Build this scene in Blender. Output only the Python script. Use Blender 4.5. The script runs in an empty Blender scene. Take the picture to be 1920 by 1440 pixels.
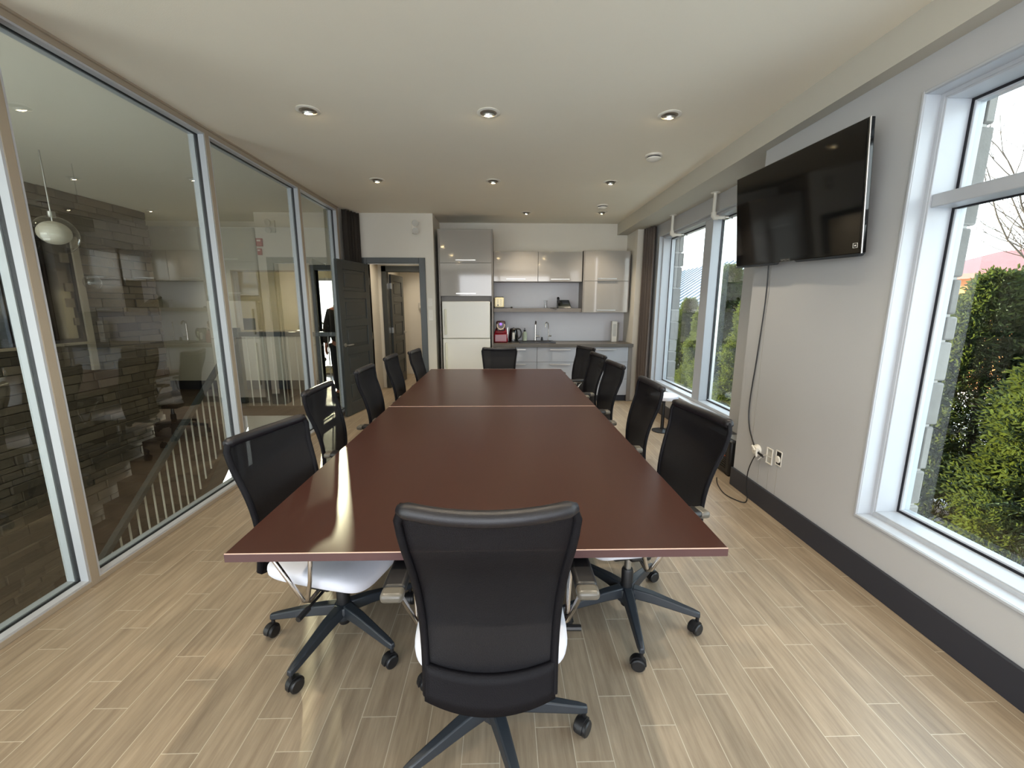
import bpy, bmesh, math, random
from mathutils import Vector, Matrix
random.seed(7)
PI = math.pi
S = bpy.context.scene
COL = S.collection

# ------------------------------------------------------------------ materials
def lin(c):
    return tuple(((x/255)/12.92 if x/255 <= .04045 else ((x/255+.055)/1.055)**2.4) for x in c) + (1,)

class NT:
    def __init__(s, name):
        s.m = bpy.data.materials.new(name); s.m.use_nodes = True
        s.t = s.m.node_tree; s.t.nodes.clear()
        s.out = s.t.nodes.new('ShaderNodeOutputMaterial')
    def n(s, typ, **kw):
        nd = s.t.nodes.new(typ)
        for k, v in kw.items():
            if k == 'ins':
                for a, b in v.items():
                    if isinstance(b, bpy.types.NodeSocket): s.t.links.new(b, nd.inputs[a])
                    else: nd.inputs[a].default_value = b
            else: setattr(nd, k, v)
        return nd
    def math(s, op, a, b=None, c=None):
        nd = s.t.nodes.new('ShaderNodeMath'); nd.operation = op
        for i, v in enumerate((a, b, c)):
            if v is None: continue
            if isinstance(v, bpy.types.NodeSocket): s.t.links.new(v, nd.inputs[i])
            else: nd.inputs[i].default_value = v
        return nd.outputs[0]
    def mix(s, f, a, b, blend='MIX'):
        nd = s.t.nodes.new('ShaderNodeMix'); nd.data_type = 'RGBA'; nd.blend_type = blend
        for i, v in ((0, f), (6, a), (7, b)):
            if isinstance(v, bpy.types.NodeSocket): s.t.links.new(v, nd.inputs[i])
            else: nd.inputs[i].default_value = v
        return nd.outputs[2]
    def done(s, sh):
        s.t.links.new(sh, s.out.inputs[0]); return s.m
    def pbr(s, **ins):
        return s.n('ShaderNodeBsdfPrincipled', ins={k.replace('_', ' '): v for k, v in ins.items()})

def mat(name, rgb, rough=.5, metal=0, spec=.5, var=.0, vscale=8, bump=0, bscale=60, coat=0, **kw):
    t = NT(name)
    tc = t.n('ShaderNodeTexCoord')
    col = lin(rgb)
    ins = dict(Base_Color=col, Roughness=rough, Metallic=metal)
    ins['Specular IOR Level'] = spec
    if coat: ins['Coat Weight'] = coat; ins['Coat Roughness'] = .04
    if var:
        nz = t.n('ShaderNodeTexNoise', ins={'Vector': tc.outputs['Object'], 'Scale': vscale, 'Detail': 4})
        f = t.math('MULTIPLY_ADD', nz.outputs[0], 2*var, 1-var)
        hs = t.n('ShaderNodeHueSaturation', ins={'Value': f, 'Color': col})
        ins['Base_Color'] = hs.outputs[0]
    if bump:
        nb = t.n('ShaderNodeTexNoise', ins={'Vector': tc.outputs['Object'], 'Scale': bscale, 'Detail': 3})
        bp_ = t.n('ShaderNodeBump', ins={'Strength': bump, 'Distance': .01, 'Height': nb.outputs[0]})
        ins['Normal'] = bp_.outputs[0]
    for k, v in kw.items(): ins[k] = v
    return t.done(t.pbr(**ins).outputs[0])

def emis(name, rgb, st):
    t = NT(name); e = t.n('ShaderNodeEmission', ins={'Color': lin(rgb), 'Strength': st}); return t.done(e.outputs[0])

def glass(name, tint=(235, 240, 238), gain=2.0):
    t = NT(name)
    tr = t.n('ShaderNodeBsdfTransparent', ins={'Color': lin(tint)})
    gl = t.n('ShaderNodeBsdfGlossy', ins={'Roughness': 0.0, 'Color': (1, 1, 1, 1)})
    fr = t.n('ShaderNodeFresnel', ins={'IOR': 1.5})
    ge = t.n('ShaderNodeNewGeometry')
    f = t.math('MULTIPLY', fr.outputs[0], gain)
    f = t.math('MINIMUM', f, .9)
    f = t.math('MULTIPLY', f, t.math('SUBTRACT', 1.0, ge.outputs['Backfacing']))
    mx = t.n('ShaderNodeMixShader', ins={0: f, 1: tr.outputs[0], 2: gl.outputs[0]})
    return t.done(mx.outputs[0])

def floor_mat():
    t = NT('wood_look_tile')
    tc = t.n('ShaderNodeTexCoord'); sp = t.n('ShaderNodeSeparateXYZ', ins={0: tc.outputs['Object']})
    W, L = .128, .525
    xs = t.math('DIVIDE', t.math('ADD', sp.outputs[0], .0115+10*W*1.0), W)
    i = t.math('FLOOR', xs)
    j = t.math('SUBTRACT', i, 12)
    half = t.math('FLOOR', t.math('DIVIDE', j, 2))
    odd = t.math('SUBTRACT', j, t.math('MULTIPLY', half, 2))
    off = t.math('ADD', t.math('MULTIPLY', odd, .451), t.math('MULTIPLY', half, .224))
    off = t.math('ADD', off, .168)
    ys = t.math('SUBTRACT', t.math('DIVIDE', sp.outputs[1], L), off)
    k = t.math('FLOOR', ys)
    fx = t.math('SUBTRACT', xs, i); fy = t.math('SUBTRACT', ys, k)
    dx = t.math('MULTIPLY', t.math('MINIMUM', fx, t.math('SUBTRACT', 1.0, fx)), W)
    dy = t.math('MULTIPLY', t.math('MINIMUM', fy, t.math('SUBTRACT', 1.0, fy)), L)
    d = t.math('MINIMUM', dx, dy)
    g = t.math('LESS_THAN', d, .0013)
    cx = t.n('ShaderNodeCombineXYZ', ins={0: i, 1: k})
    wn = t.n('ShaderNodeTexWhiteNoise', ins={0: cx.outputs[0]})
    gv = t.n('ShaderNodeCombineXYZ', ins={0: t.math('MULTIPLY', sp.outputs[0], 42), 1: t.math('ADD', t.math('MULTIPLY', sp.outputs[1], 3.2), t.math('MULTIPLY', wn.outputs[0], 30)), 2: t.math('MULTIPLY', wn.outputs[0], 7)})
    n1 = t.n('ShaderNodeTexNoise', ins={'Vector': gv.outputs[0], 'Scale': 1.0, 'Detail': 6, 'Roughness': .65})
    gv2 = t.n('ShaderNodeCombineXYZ', ins={0: t.math('MULTIPLY', sp.outputs[0], 9), 1: t.math('MULTIPLY', sp.outputs[1], 2.0), 2: t.math('MULTIPLY', wn.outputs[0], 9)})
    n2 = t.n('ShaderNodeTexNoise', ins={'Vector': gv2.outputs[0], 'Scale': 1.0, 'Detail': 3})
    cr = t.n('ShaderNodeValToRGB', ins={0: n1.outputs[0]})
    e = cr.color_ramp.elements
    e[0].position = .25; e[0].color = lin((124, 109, 91)); e[1].position = .75; e[1].color = lin((165, 149, 127))
    v = t.math('ADD', t.math('MULTIPLY', wn.outputs[0], .12), t.math('MULTIPLY', n2.outputs[0], .45))
    hs = t.n('ShaderNodeHueSaturation', ins={'Value': t.math('ADD', v, .70), 'Color': cr.outputs[0]})
    c = t.mix(g, hs.outputs[0], lin((184, 174, 155)))
    bp_ = t.n('ShaderNodeBump', ins={'Strength': .25, 'Distance': .003, 'Height': t.math('SUBTRACT', n1.outputs[0], t.math('MULTIPLY', g, 1.2))})
    b = t.pbr(Base_Color=c, Roughness=t.math('MULTIPLY_ADD', n1.outputs[0], .22, .30), Normal=bp_.outputs[0])
    return t.done(b.outputs[0])

def mesh_fabric():
    t = NT('black_mesh_fabric')
    tc = t.n('ShaderNodeTexCoord'); nb = t.n('ShaderNodeTexNoise', ins={'Vector': tc.outputs['Object'], 'Scale': 420, 'Detail': 2}); bp_ = t.n('ShaderNodeBump', ins={'Strength': .5, 'Distance': .004, 'Height': nb.outputs[0]})
    b = t.pbr(Normal=bp_.outputs[0], Base_Color=lin((13, 12, 16)), Roughness=.55, **{'Specular IOR Level': .2})
    tr = t.n('ShaderNodeBsdfTransparent')
    mx = t.n('ShaderNodeMixShader', ins={0: .018, 1: b.outputs[0], 2: tr.outputs[0]})
    return t.done(mx.outputs[0])

def laminate(name, dark, light, rough=.3, sc=(2, 60, 2), spec=.5, bump=.03):
    t = NT(name)
    tc = t.n('ShaderNodeTexCoord'); mp = t.n('ShaderNodeMapping', ins={'Vector': tc.outputs['Object'], 'Scale': sc})
    n1 = t.n('ShaderNodeTexNoise', ins={'Vector': mp.outputs[0], 'Scale': 1.0, 'Detail': 5, 'Roughness': .6})
    c = t.mix(n1.outputs[0], lin(dark), lin(light))
    bp_ = t.n('ShaderNodeBump', ins={'Strength': bump, 'Distance': .002, 'Height': n1.outputs[0]})
    b = t.pbr(Base_Color=c, Roughness=rough, Normal=bp_.outputs[0], **{'Specular IOR Level': spec})
    return t.done(b.outputs[0])

def leaf_mat(name, a, b_, yellow=None):
    t = NT(name)
    ge = t.n('ShaderNodeNewGeometry')
    c = t.mix(ge.outputs['Random Per Island'], lin(a), lin(b_))
    b = t.pbr(Base_Color=c, Roughness=.7)
    tl = t.n('ShaderNodeBsdfTranslucent', ins={'Color': t.mix(.3, c, lin((150, 156, 48)))})
    mx = t.n('ShaderNodeMixShader', ins={0: .3, 1: b.outputs[0], 2: tl.outputs[0]})
    return t.done(mx.outputs[0])

def stone_mat(name, a, b_):
    t = NT(name)
    ge = t.n('ShaderNodeNewGeometry'); tc = t.n('ShaderNodeTexCoord')
    nz = t.n('ShaderNodeTexNoise', ins={'Vector': tc.outputs['Object'], 'Scale': 14, 'Detail': 6})
    f = t.math('ADD', t.math('MULTIPLY', ge.outputs['Random Per Island'], .6), t.math('MULTIPLY', nz.outputs[0], .4))
    c = t.mix(f, lin(a), lin(b_))
    bp_ = t.n('ShaderNodeBump', ins={'Strength': .6, 'Distance': .012, 'Height': nz.outputs[0]})
    return t.done(t.pbr(Base_Color=c, Roughness=.9, Normal=bp_.outputs[0]).outputs[0])

M = dict(
    wall=mat('wall_paint', (180, 180, 180), .75, var=.02, vscale=3, bump=.05, bscale=220),
    wallback=mat('cream_wall_paint', (216, 211, 200), .75, var=.02, vscale=3, bump=.05, bscale=220),
    ceil=mat('ceiling_paint', (238, 232, 216), .85, var=.02, vscale=3, bump=.06, bscale=180),
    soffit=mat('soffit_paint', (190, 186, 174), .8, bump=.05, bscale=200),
    cabbase=mat('grey_gloss_lacquer', (172, 175, 182), .08, coat=.6),
    white=mat('white_window_frame', (178, 181, 186), .35),
    tan=mat('beige_frame_paint', (160, 148, 130), .5),
    gasket=mat('black_gasket', (14, 12, 20), .5),
    base=mat('charcoal_baseboard', (42, 45, 54), .4),
    floor=floor_mat(),
    darkfloor=laminate('dark_brown_floor', (34, 25, 18), (62, 46, 34), .35, (12, 2, 2)),
    black=mat('black_plastic', (20, 20, 22), .42),
    blackg=mat('glossy_black_plastic', (10, 10, 11), .08),
    screen=mat('television_screen', (5, 5, 6), .06),
    basemetal=mat('charcoal_chair_base', (38, 43, 49), .38),
    roll=mat('black_vinyl', (20, 18, 23), .38, bump=.15, bscale=500),
    meshf=mesh_fabric(),
    backpanel=mat('black_woven_fabric', (14, 13, 17), .55, spec=.15, bump=.2, bscale=400),
    seat=mat('pale_grey_fabric', (214, 216, 226), .9, var=.03, vscale=40, bump=.1, bscale=400),
    chrome=mat('chrome', (205, 200, 195), .14, 1),
    steel=mat('brushed_steel', (190, 188, 184), .3, 1),
    padcap=mat('grey_arm_cap', (92, 88, 80), .3),
    table=laminate('mahogany_laminate', (52, 29, 23), (60, 34, 27), .30, (60, 3, 2), .38, .0),
    tableedge=laminate('mahogany_edge_band', (74, 50, 50), (84, 58, 57), .4, (3, 3, 3)),
    palestrip=mat('pale_edge_strip', (206, 176, 160), .4),
    cab=mat('greige_gloss_lacquer', (154, 149, 143), .07, coat=.6),
    carc=mat('grey_cabinet_panel', (128, 122, 116), .45),
    splash=mat('pale_grey_backsplash', (216, 214, 218), .55, var=.02, vscale=14),
    counter=laminate('dark_grey_worktop', (70, 66, 60), (100, 94, 86), .4, (3, 40, 3)),
    shelf=laminate('grey_brown_shelf', (92, 86, 80), (118, 110, 102), .4, (3, 40, 3)),
    fridge=mat('white_enamel', (226, 224, 216), .28, bump=.02, bscale=300),
    fridgeh=mat('cream_handle', (214, 212, 192), .35),
    sink=mat('black_composite_sink', (34, 36, 42), .4),
    red=mat('dark_red_plastic', (120, 12, 30), .22),
    reddark=mat('maroon_plastic', (56, 8, 16), .25),
    ring=mat('cream_plastic_ring', (240, 216, 190), .3),
    purple=emis('purple_display', (150, 110, 200), 1.6),
    toaster=mat('cream_enamel', (240, 228, 184), .25),
    curtain=mat('brown_curtain_fabric', (46, 40, 34), .9, var=.12, vscale=30),
    curtain2=mat('grey_brown_curtain_fabric', (92, 82, 76), .9, var=.1, vscale=30),
    doorp=mat('charcoal_door_paint', (56, 60, 60), .35),
    whitep=mat('white_plastic', (226, 222, 212), .4),
    greyp=mat('pale_grey_plastic', (190, 188, 180), .4),
    alarmred=mat('alarm_red_plastic', (150, 28, 26), .4),
    glass=glass('window_glass'),
    pglass=glass('partition_glass', (228, 232, 228), 2.7),
    clear=glass('clear_glass', (248, 248, 248), 1.5),
    globe=mat('white_globe', (230, 222, 205), .4),
    bulb=emis('lamp_bulb', (255, 226, 170), 60),
    led=emis('orange_led', (255, 90, 30), 12),
    stone=stone_mat('ledge_stone', (66, 58, 48), (120, 108, 92)),
    pier=stone_mat('exterior_grey_stone', (92, 88, 82), (150, 146, 140)),
    cedar=leaf_mat('cedar_foliage', (18, 32, 20), (58, 74, 42)),
    bark=mat('bark', (74, 62, 52), .9, bump=.5, bscale=40),
    ground=mat('snowy_ground', (214, 214, 214), .9, var=.25, vscale=2.5),
    metalroof=mat('grey_metal_roof', (190, 198, 206), .5),
    rib=mat('dark_roof_rib', (90, 100, 112), .5),
    redroof=mat('red_roof', (120, 30, 26), .6),
    orange=mat('orange_cladding', (190, 120, 62), .8, var=.25, vscale=3),
    jacket=mat('dark_jacket', (36, 30, 24), .9),
    trouser=mat('dark_trousers', (18, 18, 24), .9),
    skin=mat('skin', (184, 120, 96), .55),
    hair=mat('dark_hair', (30, 22, 18), .8),
    green=mat('pale_green_fabric', (168, 190, 160), .9),
    office=mat('warm_office_wall', (232, 220, 190), .8, var=.04, vscale=2),
    hall=mat('hall_wall_paint', (204, 200, 190), .8, var=.02, vscale=2),
    soap=mat('green_white_label', (196, 206, 180), .4, var=.25, vscale=40),
    bin=mat('white_bin_plastic', (228, 230, 238), .4),
    phone=mat('dark_green_black_plastic', (24, 30, 26), .35),
    caulk=mat('pale_caulk_line', (166, 162, 156), .7),
)

# ------------------------------------------------------------------ mesh building
class MB:
    def __init__(s): s.v = []; s.f = []; s.mi = []
    def add(s, vs, fs, m=0):
        o = len(s.v); s.v += [tuple(p) for p in vs]; s.f += [tuple(i+o for i in f) for f in fs]; s.mi += [m]*len(fs); return s
    def box(s, x0, x1, y0, y1, z0, z1, X=None, m=0):
        vs = [Vector((x, y, z)) for x in (x0, x1) for y in (y0, y1) for z in (z0, z1)]
        if X is not None: vs = [X @ p for p in vs]
        return s.add(vs, [(0, 1, 3, 2), (4, 6, 7, 5), (0, 4, 5, 1), (2, 3, 7, 6), (0, 2, 6, 4), (1, 5, 7, 3)], m)
    def hexa(s, p, m=0):      # 8 points: bottom 4 ccw, top 4 ccw
        return s.add(p, [(3, 2, 1, 0), (4, 5, 6, 7), (0, 1, 5, 4), (1, 2, 6, 5), (2, 3, 7, 6), (3, 0, 4, 7)], m)
    def tube(s, pts, r, n=10, closed=False, m=0, flat=1.0):
        pts = [Vector(p) for p in pts]; N = len(pts)
        rs = r if isinstance(r, (list, tuple)) else [r]*N
        up = Vector((0, 0, 1)); rings = []
        pu = None
        for i, p in enumerate(pts):
            a = pts[(i-1) % N] if (closed or i > 0) else p
            b = pts[(i+1) % N] if (closed or i < N-1) else p
            t = (b-a).normalized()
            if pu is None:
                u = t.orthogonal().normalized() if abs(t.z) > .95 else t.cross(up).normalized()
            else:
                u = (pu - t*pu.dot(t)).normalized()
            pu = u; w = t.cross(u)
            rings.append([p + (u*math.cos(2*PI*k/n) + w*math.sin(2*PI*k/n)*flat)*rs[i] for k in range(n)])
        vs = [q for rg in rings for q in rg]; fs = []
        for i in range(N if closed else N-1):
            j = (i+1) % N
            for k in range(n):
                k2 = (k+1) % n
                fs.append((i*n+k, i*n+k2, j*n+k2, j*n+k))
        if not closed:
            fs.append(tuple(range(n-1, -1, -1))); fs.append(tuple((N-1)*n+k for k in range(n)))
        return s.add(vs, fs, m)
    def lathe(s, prof, c=(0, 0, 0), n=24, X=None, m=0):   # prof: (r, z)
        vs = []; c = Vector(c)
        for r, z in prof:
            for k in range(n):
                a = 2*PI*k/n; p = Vector((r*math.cos(a), r*math.sin(a), z))
                vs.append((X @ p if X is not None else p) + c)
        fs = []
        for i in range(len(prof)-1):
            for k in range(n):
                k2 = (k+1) % n; fs.append((i*n+k, i*n+k2, (i+1)*n+k2, (i+1)*n+k))
        fs.append(tuple(range(n-1, -1, -1))); fs.append(tuple((len(prof)-1)*n+k for k in range(n)))
        return s.add(vs, fs, m)
    def cyl(s, c, r, z0, z1, n=20, X=None, m=0): return s.lathe([(r, z0), (r, z1)], c, n, X, m)
    def grid(s, fn, nu, nv, m=0, closeu=False):
        vs = [fn(i/nu, j/nv) for j in range(nv+1) for i in range(nu+1)]
        fs = [(j*(nu+1)+i, j*(nu+1)+i+1, (j+1)*(nu+1)+i+1, (j+1)*(nu+1)+i) for j in range(nv) for i in range(nu)]
        return s.add(vs, fs, m)
    def prism(s, poly, z0, z1, X=None, m=0):
        n = len(poly)
        vs = [Vector((x, y, z0)) for x, y in poly] + [Vector((x, y, z1)) for x, y in poly]
        if X is not None: vs = [X @ p for p in vs]
        fs = [tuple(range(n-1, -1, -1)), tuple(range(n, 2*n))] + [(i, (i+1) % n, n+(i+1) % n, n+i) for i in range(n)]
        return s.add(vs, fs, m)
    def build(s, name, mt, parent=None, bevel=0, smooth=40, seg=2, sub=0, solid=0, loc=None):
        me = bpy.data.meshes.new(name); me.from_pydata(s.v, [], s.f); me.validate()
        bm = bmesh.new(); bm.from_mesh(me); bmesh.ops.recalc_face_normals(bm, faces=bm.faces); bm.to_mesh(me); bm.free()
        mts = mt if isinstance(mt, (list, tuple)) else [mt]
        for q in mts: me.materials.append(M[q] if isinstance(q, str) else q)
        if len(mts) > 1:
            for p, i in zip(me.polygons, s.mi): p.material_index = i
        if smooth:
            me.polygons.foreach_set('use_smooth', [True]*len(me.polygons))
            me.set_sharp_from_angle(angle=math.radians(smooth))
        o = bpy.data.objects.new(name, me); COL.objects.link(o)
        if solid:
            md = o.modifiers.new('s', 'SOLIDIFY'); md.thickness = solid; md.offset = 0
        if bevel:
            md = o.modifiers.new('b', 'BEVEL'); md.width = bevel; md.segments = seg; md.limit_method = 'ANGLE'; md.angle_limit = .6
            md.harden_normals = False
        if sub:
            md = o.modifiers.new('u', 'SUBSURF'); md.levels = sub; md.render_levels = sub
        if parent is not None: o.parent = parent
        if loc is not None: o.location = loc
        return o

def tag(o, label, cat, group=None, kind=None):
    o['label'] = label; o['category'] = cat
    if group: o['group'] = group
    if kind: o['kind'] = kind
    return o
def thing(name, label, cat, loc=(0, 0, 0), rz=0, group=None):
    o = bpy.data.objects.new(name, None); COL.objects.link(o); o.empty_display_size = .1
    o.location = loc; o.rotation_euler = (0, 0, rz)
    return tag(o, label, cat, group)
def struct(name, mb, mt, parent=None, label=None, cat='room', **kw):
    o = mb.build(name, mt, parent, **kw)
    if parent is None:
        o['kind'] = 'structure'; o['label'] = label or name.replace('_', ' '); o['category'] = cat
    return o
def dup(root, loc, rz, label, group=None, dz=0):
    r = root.copy(); COL.objects.link(r); r.location = loc; r.rotation_euler = (0, 0, rz); r['label'] = label
    if group: r['group'] = group
    def rec(a, b):
        for ch in list(a.children):
            c = ch.copy(); COL.objects.link(c); c.parent = b; rec(ch, c)
    rec(root, r)
    return r
def RZ(a): return Matrix.Rotation(a, 4, 'Z')
def T(x, y, z): return Matrix.Translation((x, y, z))

CZ = 2.81            # ceiling
XL, XR = -2.22, 1.97  # glazed partition face, right wall face

# ------------------------------------------------------------------ room shell
struct('floor', MB().box(-2.34, 2.5, -2.9, 8.3, -.2, 0), 'floor', label='beige wood-look plank tile floor of the meeting room', cat='floor', smooth=0)
struct('ceiling', MB().box(-6.2, 2.6, -2.9, 9.8, CZ, CZ+.2), 'ceil', label='smooth off-white ceiling with recessed lights', cat='ceiling', smooth=0)
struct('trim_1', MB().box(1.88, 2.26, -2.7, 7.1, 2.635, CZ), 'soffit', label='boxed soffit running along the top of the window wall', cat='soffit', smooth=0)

# right wall with near window opening
w1y0, w1y1, w1z0, w1z1 = -.35, 2.11, .365, 2.47
wr = MB()
wr.box(XR, 2.215, w1y1, 3.33, 0, 2.64); wr.box(XR, 2.215, -2.9, w1y0, 0, 2.64)
wr.box(XR, 2.215, w1y0, w1y1, 0, w1z0); wr.box(XR, 2.215, w1y0, w1y1, w1z1, 2.64)
struct('wall_right', wr, 'wall', label='pale grey wall holding the television and the near window', cat='wall', smooth=0)
w2y0, w2y1, w2z0, w2z1 = 3.95, 6.16, .38, 2.47
wq = MB()
wq.box(2.24, 2.55, 3.33, w2y0, -.2, 2.9); wq.box(2.24, 2.55, w2y1, 7.3, -.2, 2.9)
wq.box(2.24, 2.55, w2y0, w2y1, -.2, w2z0); wq.box(2.24, 2.55, w2y0, w2y1, w2z1, 2.9)
struct('wall_right_recess', wq, 'wall', label='recessed wall around the far double window', cat='wall', smooth=0)
struct('wall_right_stub', MB().box(2.05, 2.24, 6.56, 7.1, 0, 2.64), 'wallback', label='short wall beside the kitchen cabinets', cat='wall', smooth=0)
struct('wall_back', MB().box(-1.0, 2.3, 7.1, 7.3, 0, CZ), 'wallback', label='cream wall behind the kitchenette', cat='wall', smooth=0)
# door wall, y = 6.41..6.52 with door opening x -1.98..-1.217
wd = MB()
wd.box(-1.217, -1.0, 6.41, 6.52, 0, CZ); wd.box(-1.98, -1.217, 6.41, 6.52, 2.11, CZ); wd.box(-2.26, -1.98, 6.41, 6.52, 0, CZ)
wd.box(-1.06, -1.0, 6.52, 7.3, 0, CZ)
struct('wall_door', wd, 'wallback', label='cream wall with the dark door frame left of the refrigerator', cat='wall', smooth=0)
struct('wall_left_end', MB().box(-2.36, -2.24, 6.02, 8.0, 0, CZ), 'wallback', label='wall end behind the open door and dark curtain', cat='wall', smooth=0)
struct('baseboard_door', MB().box(-1.128, -1.0, 6.395, 6.41, 0, .16), 'base', label='dark baseboard beside the refrigerator', cat='baseboard', smooth=0)

# rear wall with windows (behind the viewpoint)
rw = MB(); ry0, ry1 = -2.9, -2.7
rw.box(-2.4, 2.3, ry0, ry1, 0, .25); rw.box(-2.4, 2.3, ry0, ry1, 2.6, CZ)
rw.box(-2.4, -1.55, ry0, ry1, .25, 2.6); rw.box(1.8, 2.3, ry0, ry1, .25, 2.6); rw.box(-.15, -.07, ry0, ry1, .25, 2.6)
struct('wall_front', rw, 'wall', label='wall behind the viewpoint', cat='wall', smooth=0)

# baseboards
struct('baseboard_right', MB().box(1.95, XR, -2.7, 3.335, 0, .155), 'base', label='charcoal baseboard along the television wall', cat='baseboard', bevel=.004)
struct('baseboard_recess', MB().box(2.225, 2.24, 3.34, 6.56, 0, .155), 'base', label='charcoal baseboard below the far window', cat='baseboard', smooth=0)

# ------------------------------------------------------------------ exterior windows on the right wall
def rect_ring(mb, x0, x1, y0, y1, z0, z1, wy, wz, wzb=None, m=0):
    wzb = wz if wzb is None else wzb
    mb.box(x0, x1, y0, y0+wy, z0, z1, m=m); mb.box(x0, x1, y1-wy, y1, z0, z1, m=m)
    mb.box(x0, x1, y0+wy, y1-wy, z0, z0+wzb, m=m); mb.box(x0, x1, y0+wy, y1-wy, z1-wz, z1, m=m)

def window(name, label, xf, xg, y0, y1, z0, z1, posts=(), rails=()):
    # xf: room-side start of frame; xg: glass plane
    a = MB(); rect_ring(a, xf, xg, y0, y1, z0, z1, .03, .03)
    rect_ring(a, xf-.004, xf+.02, y0, y1, z0, z1, .022, .022)
    o = struct(name, a, 'white', label=label, cat='window', bevel=.003)
    c = MB(); rect_ring(c, xg, xg+.05, y0+.022, y1-.022, z0+.022, z1-.022, .028, .028)
    c.build('outer_frame', 'white', o, bevel=.003)
    g = MB(); rect_ring(g, xg-.001, xg+.008, y0+.026, y1-.026, z0+.026, z1-.026, .016, .016)
    g.build('gasket', 'gasket', o, smooth=0)
    ys = [y0+.03] + [v for p in posts for v in p] + [y1-.03]
    for (a0, a1) in posts:
        m = MB(); m.box(xf+.01, xg+.05, a0, a1, z0+.03, z1-.03); m.build('mullion', 'white', o, bevel=.004)
        m = MB(); m.box(xg-.002, xg+.01, a0-.008, a1+.008, z0+.03, z1-.03); m.build('gasket', 'gasket', o, smooth=0)
    for (b0, b1) in rails:
        m = MB(); m.box(xf+.01, xg+.05, y0+.03, y1-.03, b0, b1); m.build('transom', 'white', o, bevel=.004)
        m = MB(); m.box(xg-.002, xg+.01, y0+.03, y1-.03, b0-.008, b1+.008); m.build('gasket', 'gasket', o, smooth=0)
    zs = [z0+.03] + [v for p in rails for v in p] + [z1-.03]
    for i in range(0, len(ys), 2):
        for j in range(0, len(zs), 2):
            m = MB(); m.box(xg+.012, xg+.02, ys[i], ys[i+1], zs[j], zs[j+1]); m.build('glass_pane', 'glass', o, smooth=0)
            m = MB()
            m.box(xg+.02, xg+.05, ys[i+1]-.012, ys[i+1], zs[j], zs[j+1]); m.build('spacer', 'steel', o, smooth=0)
    return o
# drywall reveals are the wall thickness itself; frames sit inside
window('window_1', 'large near window with a transom in the right wall', 2.045, 2.165, w1y0, w1y1, w1z0, w1z1, posts=((.55, .63),), rails=((1.965, 2.025),))
window('window_2', 'far double window in the recessed right wall', 2.29, 2.40, w2y0, w2y1, w2z0, w2z1, posts=((4.74, 4.92),))
rc = MB(); rect_ring(rc, 1.962, 1.975, w1y0-.012, w1y1+.012, w1z0-.012, w1z1+.012, .014, .014)
rect_ring(rc, 1.968, 2.05, w1y0-.002, w1y1+.002, w1z0-.002, w1z1+.002, .006, .006)
struct('trim_2', rc, 'white', label='white rounded edge trim around the near window', cat='trim', bevel=.004)
rc = MB(); rc.box(2.2, 2.30, w2y0-.03, w2y1+.03, w2z0-.028, w2z0+.002)
rc.box(2.236, 2.3, w2y1-.006, w2y1+.002, w2z0, w2z1)
struct('trim_3', rc, 'white', label='white sill below the far double window', cat='trim', bevel=.004)

# ------------------------------------------------------------------ glazed partition on the left
posts = [(-.70, -.655), (.66, .705), (2.08, 2.125), (3.47, 3.515), (4.93, 4.975), (6.0, 6.045)]
zt0, zt1 = .03, 2.765
fr = MB()
for a0, a1 in posts: fr.box(XL-.12, XL, a0, a1, 0, CZ)
for (a0, a1), (b0, b1) in zip(posts[:-1], posts[1:]):
    fr.box(XL-.12, XL, a1, b0, 0, zt0); fr.box(XL-.12, XL, a1, b0, zt1, CZ)
fr.box(XL-.10, XL+.012, -.7, 6.045, CZ-.014, CZ-.001)
struct('trim_4', fr, 'tan', label='beige frame posts and rails of the glazed partition', cat='trim', bevel=.002)
for i in range(len(posts)-1):
    y0, y1 = posts[i][1], posts[i+1][0]
    a = MB()
    rect_ring(a, XL-.045, XL-.003, y0, y1, zt0, zt1, .012, .012)
    o = struct('window_%d' % (i+3), a, 'white', label='pane %s of the glazed partition' % ['behind the viewpoint', 'nearest the viewpoint', 'wide second', 'third beside the stair rail', 'farthest beside the open door'][i], cat='window', smooth=0)
    b = MB(); rect_ring(b, XL-.118, XL-.077, y0, y1, zt0, zt1, .012, .012); b.build('outer_stop', 'white', o, smooth=0)
    b = MB(); rect_ring(b, XL-.077, XL-.045, y0, y1, zt0, zt1, .006, .006); b.build('gasket', 'gasket', o, smooth=0)
    b = MB(); b.box(XL-.066, XL-.056, y0, y1, zt0, zt1); b.build('glass_pane', 'pglass', o, smooth=0)
struct('wall_left', MB().box(-2.36, -2.22, -2.9, -.7, 0, .1).box(-2.36, -2.22, -2.9, -.7, 2.7, CZ), 'wall', label='left wall behind the viewpoint with an opening added for daylight', cat='wall', smooth=0)  # unseen; left open between the strips to throw daylight on the right wall

# ------------------------------------------------------------------ stairwell, hall and office beyond the glass
def ledge_wall(mb, x, y0, y1, z0, z1, holes=(), sign=1, hmin=.06, hmax=.12, lmin=.15, lmax=.5, dep=.03):
    z = z0
    while z < z1:
        h = random.uniform(hmin, hmax); zz = min(z+h, z1); y = y0 - random.uniform(0, .2)
        while y < y1:
            l = random.uniform(lmin, lmax); a, b = max(y, y0), min(y+l, y1)
            if b-a > .02:
                c = ((a+b)/2, (z+zz)/2)
                if not any(hy0 < c[0] < hy1 and hz0 < c[1] < hz1 for hy0, hy1, hz0, hz1 in holes):
                    d = random.uniform(0, dep)
                    mb.box(x, x+sign*(.02+d), a+.003, b-.003, z+.003, zz-.003)
            y += l
        z = zz
st = MB(); ledge_wall(st, -5.17, .6, 6.5, -2.6, CZ, holes=((3.6, 5.35, 1.06, 2.25),))
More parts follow.
